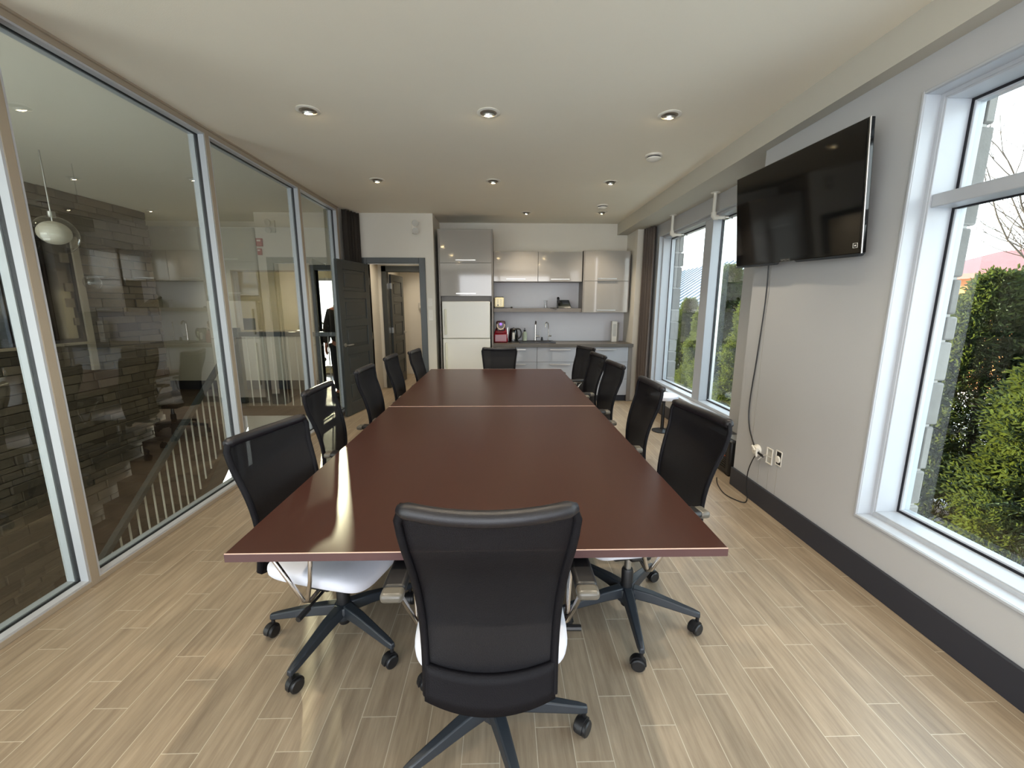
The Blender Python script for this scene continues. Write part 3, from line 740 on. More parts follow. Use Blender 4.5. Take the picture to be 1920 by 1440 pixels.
# sprinkler pipes
for (y, lb) in ((4.48, 'white sprinkler pipe dropping in front of the far window, nearer to the television'), (5.55, 'white sprinkler pipe dropping in front of the far window, nearer to the curtain')):
    e = thing('sprinkler_pipe', lb, 'pipe', (2.17, y, 2.635))
    m = MB(); m.tube([(0, 0, 0), (0, 0, -.2)], .017, 14); m.tube([(0, 0, -.24), (.05, 0, -.24), (.13, 0, -.24)], .017, 14); m.cyl((0, 0, 0), .045, -.006, 0); m.build('pipe', 'whitep', e)
    m = MB(); m.tube([(0, 0, -.19), (0, 0, -.225), (.012, 0, -.24), (.045, 0, -.24)], [.024, .027, .027, .024], 14); m.build('elbow', 'whitep', e)
    m = MB(); m.tube([(.12, 0, -.24), (.155, 0, -.24)], [.022, .014], 12); m.tube([(.155, 0, -.24), (.195, 0, -.24)], .005, 8); m.lathe([(.016, 0), (.016, .003)], (.195, 0, -.24), 12, Matrix.Rotation(PI/2, 4, 'Y')); m.build('sprinkler_head', 'steel', e)

# ------------------------------------------------------------------ curtains
def curtain(name, label, pts, z0, z1, mt, amp=.018, nf=7, sq=None):
    # pts: plan polyline ends A->B ; folds by sine
    A, B = Vector(pts[0]), Vector(pts[1]); d = (B-A); nrm = Vector((-d.y, d.x)).normalized()
    def fn(u, v):
        k = sq(v) if sq else 1
        p = A.lerp(B, u if sq is None else (.5+(u-.5)*k)) + nrm*(amp*math.sin(u*nf*2*PI) + .3*amp*math.sin(u*nf*4.3*PI+v*2))
        return (p.x, p.y, z0+(z1-z0)*v)
    m = MB(); m.grid(fn, nf*12, 16); o = m.build(name, mt, smooth=80, solid=.004)
    return tag(o, label, 'curtain')
curtain('curtain', 'dark brown curtain gathered in the corner above the open door', ((-2.17, 6.07), (-2.06, 6.36)), .03, 2.79, 'curtain', .03, 5)
curtain('curtain', 'grey-brown curtain gathered at the far end of the window wall', ((2.19, 6.20), (2.13, 6.50)), .03, 2.62, 'curtain2', .03, 5)

# ------------------------------------------------------------------ kitchenette
# tall unit around the refrigerator
e = thing('tall_cabinet', 'tall gloss greige cabinet unit above and around the refrigerator', 'cabinet', (-.54, 6.47, 0))
m = MB(); m.box(-.405, -.385, 0, .6, 0, 2.61); m.build('side_panel', 'carc', e, smooth=0)
m = MB(); m.box(.385, .405, 0, .6, 0, 2.61); m.build('side_panel', 'carc', e, smooth=0)
m = MB(); m.box(-.385, .385, .02, .6, 1.64, 2.60); m.box(-.385, .385, .02, .6, 2.59, 2.61); m.build('carcass', 'carc', e, smooth=0)
m = MB(); m.box(-.385, .385, .10, .12, 1.56, 1.64); m.build('filler', 'shelf', e, smooth=0)
def barhandle(parent, x0, x1, z, y, mt='steel'):
    m = MB(); m.box(x0, x1, y-.034, y-.022, z-.009, z+.009)
    for x in (x0+.01, x1-.01): m.box(x-.004, x+.004, y-.024, y, z-.004, z+.004)
    return m.build('handle', mt, parent, bevel=.0015)
def front(name, parent, x0, x1, z0, z1, y, hz=None, hx=None, mt='cab'):
    m = MB(); m.box(x0+.002, x1-.002, y, y+.019, z0+.002, z1-.002); d = m.build(name, mt, parent, bevel=.0015)
    if hz is not None: barhandle(d, hx[0], hx[1], hz, y)
    return d
front('door', e, -.385, .385, 2.130, 2.605, 0, 2.165, (-.15, .15))
front('door', e, -.385, .385, 1.645, 2.126, 0, 1.680, (-.15, .15))
# refrigerator
e = thing('refrigerator', 'white top-freezer refrigerator in the tall cabinet unit', 'refrigerator', (-.54, 6.45, 0))
m = MB(); m.box(-.355, .355, .03, .62, .03, 1.545); m.build('body', 'fridge', e, bevel=.006)
m = MB(); m.box(-.36, .36, -.045, .02, .10, 1.005); d = m.build('refrigerator_door', 'fridge', e, bevel=.012, seg=3)
m = MB(); m.box(-.325, -.295, -.085, -.045, .30, .95); m.build('handle', 'fridgeh', d, bevel=.01)
m = MB(); m.box(-.36, .36, -.045, .02, 1.012, 1.565); d = m.build('freezer_door', 'fridge', e, bevel=.012, seg=3)
m = MB(); m.box(-.325, -.295, -.085, -.045, 1.07, 1.45); m.build('handle', 'fridgeh', d, bevel=.01)
m = MB(); m.box(-.33, .33, .0, .03, .02, .10); m.build('kick_grille', 'black', e, smooth=0)
# wall cabinets
def wallcab(x0, x1, label):
    e = thing('wall_cabinet', label, 'cabinet', ((x0+x1)/2, 6.75, 1.875), 0, 'wall cabinets over the open shelf'); w = (x1-x0)/2
    m = MB(); m.box(-w, w, .02, .348, 0, .455); m.build('carcass', 'carc', e, smooth=0)
    front('door', e, -w, w, 0, .455, 0, .035, (-.15, .15)); return e
wallcab(-.13, .565, 'gloss greige wall cabinet beside the tall refrigerator unit')
wallcab(.567, 1.262, 'gloss greige wall cabinet left of the two-door end unit')
e = thing('wall_cabinet', 'taller two-door gloss wall cabinet at the right end of the kitchenette', 'cabinet', (1.65, 6.73, 1.40))
m = MB(); m.box(-.375, -.357, 0, .368, 0, .945); m.build('side_panel', 'carc', e, smooth=0)
m = MB(); m.box(.345, .358, 0, .368, 0, .945); m.build('side_panel', 'carc', e, smooth=0)
m = MB(); m.box(-.357, .345, .02, .368, 0, .945); m.build('carcass', 'carc', e, smooth=0)
front('door', e, -.357, .345, .487, .945, 0, .52, (-.15, .15)); front('door', e, -.357, .345, 0, .484, 0, .035, (-.15, .15))
m = MB(); m.box(-.13, 1.273, 6.76, 7.098, 1.405, 1.462); o = m.build('wall_shelf', 'shelf', smooth=0); tag(o, 'thick grey-brown open shelf under the wall cabinets', 'shelf')
m = MB(); m.box(-.13, 2.05, 7.085, 7.1, .92, 1.405); m.box(-.13, 1.275, 7.085, 7.1, 1.462, 1.875)
struct('trim_11', m, 'splash', label='pale grey backsplash panel of the kitchenette', cat='backsplash', smooth=0)
m = MB(); m.box(-.132, 2.045, 6.46, 7.084, .872, .92); o = m.build('countertop', 'counter', bevel=.002); tag(o, 'long dark grey kitchen worktop with a black sink', 'countertop')
def basecab(x0, x1, label, n):
    e = thing('base_cabinet', label, 'cabinet', ((x0+x1)/2, 6.5, 0), 0, 'base cabinets under the worktop'); w = (x1-x0)/2
    m = MB(); m.box(-w, w, .02, .58, .1, .87); m.build('carcass', 'carc', e, smooth=0)
    m = MB(); m.box(-w, w, .06, .08, 0, .1); m.build('kickboard', 'base', e, smooth=0)
    zs = [.1, .36, .635, .868]
    for i in range(3): front('drawer', e, -w, w, zs[i], zs[i+1], 0, zs[i+1]-.035, (-.16, .16), 'cabbase')
basecab(-.13, .545, 'grey gloss drawer cabinet under the coffee machine', 3)
basecab(.547, 1.262, 'grey gloss drawer cabinet under the sink taps', 3)
basecab(1.264, 1.98, 'grey gloss drawer cabinet at the right end near the curtain', 3)
m = MB(); m.box(1.982, 2.04, 6.5, 7.08, 0, .87); o = m.build('filler_panel', 'carc', smooth=0); tag(o, 'narrow grey end panel right of the last drawer cabinet', 'panel')
CT = .92
# sink
e = thing('sink', 'black drop-in sink in the worktop', 'sink', (.56, 6.77, CT))
m = MB()
rect = lambda x0, x1, y0, y1, z: [(x0, y0, z), (x1, y0, z), (x1, y1, z), (x0, y1, z)]
A = rect(-.285, .285, -.22, .22, .0); B = rect(-.285, .285, -.22, .22, .016); C_ = rect(-.25, .25, -.18, .14, .016); D = rect(-.23, .23, -.16, .12, .001)
m.add(A+B+C_+D, [(0, 1, 5, 4), (1, 2, 6, 5), (2, 3, 7, 6), (3, 0, 4, 7), (4, 5, 9, 8), (5, 6, 10, 9), (6, 7, 11, 10), (7, 4, 8, 11), (8, 9, 13, 12), (9, 10, 14, 13), (10, 11, 15, 14), (11, 8, 12, 15), (12, 13, 14, 15)])
m.build('basin', 'sink', e, bevel=.003)
m = MB(); m.lathe([(.03, 0), (.02, .002)], (0, 0, .0012), 16); m.build('drain', 'steel', e)
ZS = CT+.016
e = thing('kitchen_faucet', 'chrome kitchen faucet with side lever at the middle of the sink', 'faucet', (.55, 6.94, ZS))
m = MB(); m.tube([(0, 0, 0), (0, 0, .06), (0, 0, .29)], [.02, .015, .012], 14); m.tube(smooth_path([(0, 0, .28), (0, -.02, .31), (0, -.07, .31), (0, -.10, .27)]), .012, 12); m.build('spout', 'chrome', e)
m = MB(); m.cyl((0, 0, 0), .025, 0, .012); m.tube([(.0, 0, .07), (.07, 0, .07)], .018, 12); m.tube([(.065, 0, .075), (.08, 0, .16)], .005, 8); m.build('lever', 'steel', e)
e = thing('filter_tap', 'slim chrome gooseneck water tap at the right of the sink', 'faucet', (.765, 6.94, ZS))
m = MB(); m.cyl((0, 0, 0), .018, 0, .01); m.tube(smooth_path([(0, 0, 0), (0, 0, .2), (-.005, -.01, .27), (-.03, -.04, .3), (-.05, -.07, .28), (-.055, -.08, .22)]), .008, 10); m.build('spout', 'chrome', e)
m = MB(); m.tube([(0, 0, .08), (.05, 0, .075)], .011, 10); m.build('tap_handle', 'chrome', e)
m = MB(); m.lathe([(.02, 0), (.02, .02), (.012, .045), (.015, .055), (.001, .06)], n=14); o = m.build('sink_stopper', 'black'); o.location = (.66, 6.93, ZS); tag(o, 'small black stopper between the two taps', 'sink stopper')
e = thing('soap_bottle', 'pale green soap bottle with black pump left of the taps', 'bottle', (.375, 6.95, ZS))
m = MB(); m.lathe([(.036, 0), (.038, .01), (.038, .12), (.02, .14), (.014, .15)], n=20); m.build('bottle_body', 'soap', e)
m = MB(); m.lathe([(.016, .148), (.018, .17), (.006, .175), (.005, .2)], n=14); m.tube([(0, 0, .2), (.0, -.035, .2)], .006, 8); m.build('pump', 'black', e)
e = thing('electric_kettle', 'black electric kettle beside the red coffee machine', 'kettle', (.185, 6.80, CT))
m = MB(); m.lathe([(.085, 0), (.085, .015), (.078, .02)], n=28); m.build('power_base', 'black', e)
m = MB(); m.lathe([(.078, .02), (.075, .09), (.066, .17), (.06, .205), (.056, .21)], n=28); m.build('kettle_body', 'blackg', e)
m = MB(); m.lathe([(.06, .208), (.05, .222), (.01, .23), (.001, .238)], n=24); m.build('lid', 'black', e)
m = MB(); m.tube(smooth_path([(.04, 0, .215), (.10, 0, .21), (.125, 0, .16), (.115, 0, .09), (.072, 0, .055)]), .012, 10); m.build('handle', 'black', e)
m = MB(); m.box(-.018, .018, -.078, -.066, .05, .16); m.build('water_gauge', 'greyp', e, bevel=.004)
m = MB(); m.tube(smooth_path([(.05, .06, .01), (.075, .10, .004), (.04, .13, .004), (-.02, .12, .004)]), .003, 6); m.build('cord', 'black', e)
e = thing('coffee_machine', 'red single-cup coffee machine at the left end of the worktop', 'coffee machine', (-.02, 6.80, CT))
m = MB(); m.hexa([(-.112, -.13, 0), (.112, -.13, 0), (.112, .15, 0), (-.112, .15, 0), (-.108, -.12, .15), (.108, -.12, .15), (.108, .15, .15), (-.108, .15, .15)]); m.hexa([(-.108, -.12, .145), (.108, -.12, .145), (.108, .15, .145), (-.108, .15, .145), (-.07, -.10, .235), (.07, -.10, .235), (.08, .13, .235), (-.08, .13, .235)]); m.build('body', 'red', e, bevel=.022, seg=3)
m = MB(); m.prism([(-.07, -.115), (.07, -.115), (.078, .1), (-.078, .1)], .18, .34); m.build('brew_head', 'reddark', e, bevel=.02, seg=3)
m = MB()
pts = [(math.cos(q)*.058, -.119, .275+math.sin(q)*.062) for q in [math.radians(v) for v in range(-200, 21, 10)]]
m.tube(pts, .008, 8); m.build('light_ring', 'ring', e)
m = MB(); m.lathe([(.022, 0), (.02, .003)], (0, -.117, .295), 18, Matrix.Rotation(PI/2, 4, 'X')); m.build('display', 'purple', e)
m = MB(); m.box(-.13, -.118, -.05, .12, .02, .26); m.build('water_tank', 'clear', e, bevel=.004)
m = MB(); m.box(.1, .118, -.06, -.04, .06, .24); m.build('side_rail', 'steel', e, bevel=.004)
e = thing('carton_box', 'tall narrow white box with a clear sleeve standing at the right end of the worktop', 'box', (1.85, 6.92, CT))
m = MB(); m.box(-.045, .04, -.045, .045, 0, .335); m.build('carton', 'whitep', e, bevel=.003)
m = MB(); m.box(-.03, .025, -.0465, -.045, .09, .29); m.build('printed_panel', 'greyp', e, smooth=0)
m = MB(); m.box(.045, .075, -.03, .03, 0, .31); m.build('sleeve', 'carc', e, smooth=0)
# shelf items
SZ = 1.462
e = thing('toaster', 'cream toaster with dark edges on the left end of the open shelf', 'toaster', (-.045, 6.90, SZ))
m = MB(); m.box(-.075, .075, -.12, .12, .012, .17); m.build('shell', 'toaster', e, bevel=.018, seg=3)
m = MB(); m.box(-.08, .08, -.11, .11, 0, .02); m.box(-.07, .07, -.10, .10, .168, .18); m.box(-.084, -.074, -.08, .08, .01, .16); m.build('base_trim', 'black', e, bevel=.004)
m = MB(); m.lathe([(.011, 0), (.009, .01)], (-.02, -.12, .05), 14, Matrix.Rotation(PI/2, 4, 'X')); m.build('dial', 'black', e)
m = MB()
for k in range(5): m.box(-.024, -.016, -.1212, -.12, .075+.014*k, .083+.014*k)
for k in range(7): m.box(.022+.004*(k % 2), .030+.004*(k % 2), -.1212, -.12, .045+.014*k, .052+.014*k)
m.build('printed_marks', 'carc', e, smooth=0)
m = MB(); m.tube(smooth_path([(.07, .0, .008), (.12, -.04, .006), (.19, -.05, .01)]), .004, 6); m.tube([(.185, -.05, .012), (.215, -.05, .012)], .013, 8); m.build('cord_and_plug', 'black', e)
m = MB(); m.lathe([(.028, 0), (.030, .03), (.030, .09), (.036, .125), (.033, .125), (.026, .088), (.026, .008), (.001, .006)], n=20); o = m.build('drinking_glass', 'clear'); o.location = (.71, 6.90, SZ); tag(o, 'clear footed drinking glass in the middle of the open shelf', 'glass')
e = thing('desk_phone', 'dark desk telephone with handset on the right of the open shelf', 'telephone', (1.0, 6.88, SZ))
m = MB(); m.hexa([(-.10, -.10, 0), (.115, -.10, 0), (.115, .10, 0), (-.10, .10, 0), (-.10, -.08, .035), (.10, -.08, .035), (.10, .10, .135), (-.10, .10, .135)]); m.build('phone_base', 'phone', e, bevel=.006)
m = MB(); m.tube(smooth_path([(-.08, -.085, .07), (-.08, -.03, .10), (-.08, .05, .135), (-.08, .10, .165)]), [.022]*5+[.015]*9+[.022]*5, 10); m.build('handset', 'black', e)
m = MB(); m.hexa([(-.02, -.02, .068), (.08, -.02, .068), (.08, .06, .112), (-.02, .06, .112), (-.02, -.02, .073), (.08, -.02, .073), (.08, .06, .117), (-.02, .06, .117)]); m.build('display', 'basemetal', e, smooth=0)
m = MB(); m.tube(smooth_path([(-.10, -.05, .01), (-.17, -.08, .005), (-.23, -.11, .0045), (-.19, -.128, -.0), (-.14, -.128, -.012), (-.10, -.112, .004), (.0, -.10, .005)]), .004, 6); m.build('cord', 'black', e)

# small wall fittings
e = thing('emergency_light', 'clear twin-head emergency light high on the wall above the door', 'emergency light', (-1.27, 6.41, 2.62))
m = MB(); m.box(-.03, .03, -.03, 0, -.09, .08); m.build('backplate', 'whitep', e, bevel=.006)
for z in (.05, -.055):
    m = MB(); m.lathe([(.02, 0), (.045, .04), (.045, .055), (.02, .06)], (.02, -.05, z), 18, Matrix.Rotation(PI*.6, 4, 'X') @ Matrix.Rotation(.3, 4, 'Y')); m.build('lamp_head', 'greyp', e)
for (z, h, lb) in ((1.55, .12, 'upper white switch plate on the wall between door and refrigerator'), (1.36, .16, 'lower white switch plate on the wall between door and refrigerator')):
    e = thing('light_switch', lb, 'light switch', (-1.07, 6.41, z))
    m = MB(); m.box(-.035, .035, -.007, 0, -h/2, h/2); m.build('plate', 'whitep', e, bevel=.002)
    m = MB(); m.box(-.014, .014, -.011, -.007, -.03, .03); m.build('rocker', 'whitep', e, bevel=.002)
e = thing('strobe_alarm', 'pale strobe fitting on the corridor end wall seen through both doorways', 'alarm', (-1.75, 9.3, 1.5))
m = MB(); m.box(-.06, .06, -.04, 0, -.07, .07); m.build('housing', 'greyp', e, bevel=.01)
m = MB(); m.box(-.03, .03, -.055, -.04, -.05, .0); m.build('lens', 'whitep', e, bevel=.006)
for (x, y, r, lb) in ((1.344, 3.972, .075, 'round white smoke detector on the ceiling in front of the television'), (1.336, 5.848, .075, 'round white detector on the ceiling near the kitchenette, beside a recessed light')):
    e = thing('smoke_detector', lb, 'smoke detector', (x, y, CZ))
    m = MB(); m.lathe([(r, 0), (r, -.012), (r*.86, -.016)], n=32); m.build('base_plate', 'whitep', e)
    m = MB(); m.lathe([(r*.78, -.016), (r*.78, -.026)], n=32); m.build('vent_gap', 'base', e)
    m = MB(); m.lathe([(r*.84, -.026), (r*.82, -.036), (r*.5, -.048), (.001, -.05)], n=32); m.build('cover', 'whitep', e)

# ------------------------------------------------------------------ recessed lights
proto = None
def downlight(x, y, label, tilt):
    global proto
    if proto is None:
        e = thing('recessed_light', label, 'ceiling light', (x, y, CZ), 0, 'recessed gimbal lights in the ceiling')
        m = MB(); m.lathe([(.078, 0), (.080, -.004), (.074, -.007), (.058, -.007), (.055, .0), (.078, 0)], n=36); m.build('trim_ring', 'whitep', e)
        m = MB(); m.lathe([(.057, -.001), (.057, -.0035), (.001, -.0035)], n=32); m.build('dark_well', 'tan', e)
        m = MB(); m.lathe([(.038, .0), (.042, -.010), (.040, -.018), (.030, -.018), (.029, -.004)], (0, 0, -.003), 28, Matrix.Rotation(.35, 4, 'X')); m.build('gimbal_ring', 'steel', e)
        m = MB(); m.lathe([(.029, -.006), (.026, -.019), (.012, -.024), (.001, -.025)], (0, 0, -.003), 24, Matrix.Rotation(.35, 4, 'X')); m.build('bulb', 'bulb', e)
        proto = e
    else: e = dup(proto, (x, y, CZ), 0, label)
    ld = bpy.data.lights.new('spot', 'SPOT'); ld.energy = SPOT; ld.color = (1.0, .86, .66); ld.spot_size = math.radians(104); ld.spot_blend = 1; ld.shadow_soft_size = .035
    lo = bpy.data.objects.new('spot_lamp', ld); COL.objects.link(lo); lo.location = (0, 0, -.05); lo.rotation_euler = (0, 0, 0); lo.parent = e
    return e
SPOT = 38
lights = [(-1.32, 3.18, 'recessed light nearest the camera on the left'), (-.09, 3.18, 'recessed light nearest the camera in the middle'), (1.17, 3.18, 'recessed light nearest the camera on the right, left of the television'),
 (-1.32, 4.785, 'recessed light in the second row on the left'), (-.09, 4.785, 'recessed light in the second row in the middle'), (1.17, 4.785, 'recessed light in the second row on the right'),
 (.35, 6.3, 'recessed light before the kitchenette in the middle'), (1.42, 6.25, 'recessed light before the kitchenette beside the far detector'),
 (-1.32, 1.5, 'recessed light overhead on the left, above the frame'), (-.09, 1.5, 'recessed light overhead in the middle, above the frame'), (1.17, 1.5, 'recessed light overhead on the right, above the frame'),
 (-1.32, -.3, 'recessed light behind the camera on the left'), (1.17, -.3, 'recessed light behind the camera on the right')]
for (x, y, lb) in lights: downlight(x, y, lb, 0)
for (x, y, lb) in [(-3.2, 6.9, 'added fill lamp in the hall outside the glazed partition'), (-4.6, 6.9, 'added fill lamp in the hall by the stone wall'), (-4.6, 3.6, 'added fill lamp over the stairs'), (-4.9, 8.5, 'added fill lamp in the office on the left'), (-3.3, 8.5, 'added fill lamp in the office on the right'), (-1.7, 7.1, 'added fill lamp in the corridor just behind the door'), (-1.6, 8.6, 'added fill lamp at the end of the corridor')]:  # lamps added to brighten the hall, stairs, office and corridor
    downlight(x, y, lb, 0)

# ------------------------------------------------------------------ person in the hall
def skin_mesh(name, verts, edges, radii, mt, parent=None, root=0, sub=2):
    me = bpy.data.meshes.new(name); me.from_pydata(verts, edges, []); me.materials.append(M[mt])
    o = bpy.data.objects.new(name, me); COL.objects.link(o)
    md = o.modifiers.new('k', 'SKIN'); md.use_smooth_shade = True
    for i, r in enumerate(radii):
        me.skin_vertices[0].data[i].radius = (r, r) if not isinstance(r, tuple) else r
    me.skin_vertices[0].data[root].use_root = True
    md2 = o.modifiers.new('u', 'SUBSURF'); md2.levels = sub; md2.render_levels = sub
    if parent: o.parent = parent
    return o
pr = thing('person', 'standing person in a dark jacket and dark trousers, mostly hidden behind the open door', 'person', (-2.645, 7.0, 0), 0)
V = [(0, 0, .95), (0, 0, 1.12), (0, 0, 1.30), (0, 0, 1.44), (0, -.01, 1.52), (0, -.02, 1.60), (0, -.03, 1.71)]
Rr = [(.14, .10), (.13, .09), (.13, .09), (.10, .07), .05, .075, .078]
Ed = [(i, i+1) for i in range(6)]
for sg in (-1, 1):
    b = len(V)
    V += [(sg*.18, 0, 1.42), (sg*.225, .01, 1.13), (sg*.238, -.04, .90), (sg*.245, -.06, .83)]
    Rr += [.045, .038, .030, .028]
    Ed += [(3, b), (b, b+1), (b+1, b+2), (b+2, b+3)]
    for q, (dy, ln) in enumerate(((-.03, .075), (-.01, .085), (.01, .08), (.03, .065))):
        f = len(V); V += [(sg*.247, -.06+dy, .785), (sg*.24, -.065+dy, .785-ln*.5), (sg*.23, -.06+dy, .785-ln)]; Rr += [.010, .009, .008]
        Ed += [(b+3, f), (f, f+1), (f+1, f+2)]
    f = len(V); V += [(sg*.235, -.10, .81), (sg*.225, -.115, .77)]; Rr += [.011, .009]; Ed += [(b+3, f), (f, f+1)]
    l = len(V); V += [(sg*.10, 0, .86), (sg*.11, -.01, .48), (sg*.11, .02, .09), (sg*.12, -.10, .04)]; Rr += [.085, .06, .042, .035]
    Ed += [(0, l), (l, l+1), (l+1, l+2), (l+2, l+3)]
body = skin_mesh('body', V, Ed, Rr, 'skin', pr, 0)
V = [(0, 0, .84), (0, 0, 1.12), (0, 0, 1.32), (0, 0, 1.45)]; Rr = [(.205, .14), (.20, .135), (.205, .14), (.11, .09)]; Ed = [(0, 1), (1, 2), (2, 3)]
for sg in (-1, 1):
    b = len(V); V += [(sg*.15, 0, 1.40), (sg*.235, .01, 1.14), (sg*.245, -.045, .88)]; Rr += [.08, .075, .055]; Ed += [(3, b), (b, b+1), (b+1, b+2)]
skin_mesh('jacket', V, Ed, Rr, 'jacket', pr, 0)
V = [(0, 0, .94)]; Rr = [(.17, .12)]; Ed = []
for sg in (-1, 1):
    l = len(V); V += [(sg*.10, 0, .84), (sg*.10, -.01, .48), (sg*.10, .02, .08)]; Rr += [.115, .095, .085]; Ed += [(0, l), (l, l+1), (l+1, l+2)]
skin_mesh('trousers', V, Ed, Rr, 'trouser', pr, 0)
for sg in (-1, 1):
    m = MB(); m.box(sg*.12-.045, sg*.12+.045, -.20, .07, 0, .07); m.build('shoe', 'black', pr, bevel=.02, seg=3)
m = MB(); m.lathe([(.0, -.09)]+[(.098*math.sin(a), -.1*math.cos(a)) for a in [PI*k/10 for k in range(3, 10)]]+[(.0, .10)], (0, .012, 1.70), 20); m.build('hair', 'hair', pr)
m = MB(); m.lathe([(.07, 0), (.11, .02), (.09, .07), (.06, .08)], (0, .01, 1.46), 18); m.build('hood', 'green', pr)
m = MB(); m.lathe([(.012, 0), (.016, .03), (.006, .045)], (0, -.105, 1.63), 8); m.build('nose', 'skin', pr)
for sg in (-1, 1):
    m = MB(); m.lathe([(.001, -.008), (.009, 0), (.001, .008)], (sg*.03, -.10, 1.685), 8); m.build('eye', 'black', pr)

# ------------------------------------------------------------------ outdoors
GZ = -.95
struct('ground', MB().box(2.5, 60, -30, 60, GZ-.2, GZ), 'ground', label='patchy snowy ground outside the right windows', cat='ground', smooth=0)
struct('ground_rear', MB().box(-30, 2.3, 9.6, 60, GZ-.2, GZ), 'ground', label='ground outside the office', cat='ground', smooth=0)
struct('ground_front', MB().box(-30, 2.5, -30, -2.9, GZ-.2, GZ), 'ground', label='ground behind the building', cat='ground', smooth=0)
def pier(x0, y0, label, W_=.12):
    m = MB(); z = GZ
    while z < 2.9:
        h = random.uniform(.13, .32); d = random.uniform(-.012, .01)
        if random.random() < .5:
            m.box(x0, x0+W_+d, y0, y0+.36, z+.006, z+h-.006)
        else:
            m.box(x0, x0+.04, y0+.002, y0+.36, z+.006, z+h-.006); m.box(x0+.045, x0+W_+d, y0, y0+.36, z+.006, z+h-.006)
        z += h
    o = m.build('stone_pier', 'pier', bevel=.01, seg=2)
    k = MB(); k.box(x0, x0+W_-.03, y0+.01, y0+.35, GZ, 2.9); k.build('mortar', 'caulk', o, smooth=0)
    return tag(o, label, 'stone pier')
pier(2.217, 2.10, 'grey stone pier outside just past the near window', .10)
pier(2.47, 6.13, 'grey stone pier outside past the far double window')

def cedar(H, R0, n, seed):
    rnd = random.Random(seed); vs = []; fs = []
    for i in range(n):
        h = rnd.random()**.9; rr = R0*((1-h)**.6)*(1+.15*math.sin(h*21+seed))
        a = rnd.uniform(0, 2*PI); r = rr*(.62+.42*rnd.random())
        c = Vector((r*math.cos(a), r*math.sin(a), .1+h*H))
        out = Vector((math.cos(a), math.sin(a), rnd.uniform(-.2, .9))).normalized()
        side = out.cross(Vector((rnd.uniform(-1, 1), rnd.uniform(-1, 1), rnd.uniform(-.5, 1)))).normalized()
        up = side.cross(out); L = rnd.uniform(.10, .20); w = L*.2
        for k in range(5):
            t0 = k/5; t1 = t0+.28
            sg = 1 if k % 2 else -1
            p = c+out*L*t0
            q = c+out*L*t1+side*sg*w*(1.6-t0)
            o = len(vs); vs += [p, p+out*w*.8, q+up*.008, q-out*w*.5]
            fs.append((o, o+1, o+2, o+3))
    m = MB(); m.add(vs, fs); return m
def make_cedar(H, R0, n, seed, loc, label):
    e = thing('cedar_tree', label, 'tree', loc, 0, 'cedar hedge outside the right windows')
    m = cedar(H, R0, n, seed); me_o = m.build('foliage', 'cedar', e, smooth=0)
    k = MB(); k.tube([(0, 0, 0), (0.02, 0, H*.5), (0, .02, H*.95)], [.05, .035, .01], 8); k.build('trunk', 'bark', e)
    return e
c1 = make_cedar(2.70, .72, 11000, 3, (5.0, 3.3, GZ), 'cedar in the hedge, filling the left part of the near window')
c2 = make_cedar(3.15, .66, 10000, 9, (4.9, 9.1, GZ), 'cedar with a sunlit pointed top in the right pane of the far window')
rnd = random.Random(5)
hedge = [(5.1, 4.25, 1, .98, 'cedar in the hedge, at the centre of the near window'), (4.95, 5.2, 1, 1.0, 'cedar in the hedge just past the near window view'), (5.2, 2.3, 1, 1.0, 'cedar in the hedge at the right edge of the near window'),
 (5.0, 1.3, 2, .95, 'cedar in the hedge before the near window'), (5.05, 6.15, 2, .97, 'cedar in the hedge between the two windows, nearer one'), (4.95, 7.1, 1, 1.0, 'cedar in the hedge between the two windows, middle one'), (5.0, 8.1, 1, 1.0, 'cedar in the hedge at the right side of the far window'),
 (5.05, 10.1, 1, .93, 'cedar at the centre of the far window behind the mullion'), (4.95, 11.1, 2, .80, 'cedar with yellowing top in the left pane of the far window'), (5.1, 12.1, 1, .8, 'cedar farthest along the hedge, beside the stone pier')]
for (x, y, kd, sc, lb) in hedge:
    o = dup(c1 if kd == 1 else c2, (x, y, GZ), rnd.uniform(0, 6), lb); o.scale = (sc, sc, sc)
# neighbouring buildings
e = thing('house', 'neighbouring house with a ribbed grey metal roof behind the far window', 'building', (12, 30, GZ))
m = MB(); m.box(0, 10, -8, 22, 0, 2.1); m.build('wall', 'greyp', e, smooth=0)
m = MB(); m.hexa([(-.6, -8.6, 1.9), (5, -8.6, 5.6), (5, 22.6, 5.6), (-.6, 22.6, 1.9), (-.6, -8.6, 2.0), (5, -8.6, 5.7), (5, 22.6, 5.7), (-.6, 22.6, 2.0)])
m.hexa([(5, -8.6, 5.6), (10.6, -8.6, 1.9), (10.6, 22.6, 1.9), (5, 22.6, 5.6), (5, -8.6, 5.7), (10.6, -8.6, 2.0), (10.6, 22.6, 2.0), (5, 22.6, 5.7)])
m.build('roof', 'metalroof', e, smooth=0)
m = MB()
for k in range(38):
    y = -8.5+k*.82; q = y+.2
    m.hexa([(-.6, y, 2.0), (5, y, 5.7), (5, q, 5.7), (-.6, q, 2.0), (-.6, y, 2.1), (5, y, 5.8), (5, q, 5.8), (-.6, q, 2.1)])
o = m.build('standing_seams', 'rib', e, smooth=0)
e = thing('house', 'red-roofed house with orange cladding behind the near hedge', 'building', (14, 4, GZ))
m = MB(); m.box(0, 6, -6, 10, 0, 3.35); m.build('wall', 'orange', e, smooth=0)
m = MB(); m.hexa([(-.5, -6.5, 3.25), (3, -6.5, 4.15), (3, 10.5, 4.15), (-.5, 10.5, 3.25), (-.5, -6.5, 3.4), (3, -6.5, 4.3), (3, 10.5, 4.3), (-.5, 10.5, 3.4)]); m.build('roof', 'redroof', e, smooth=0)
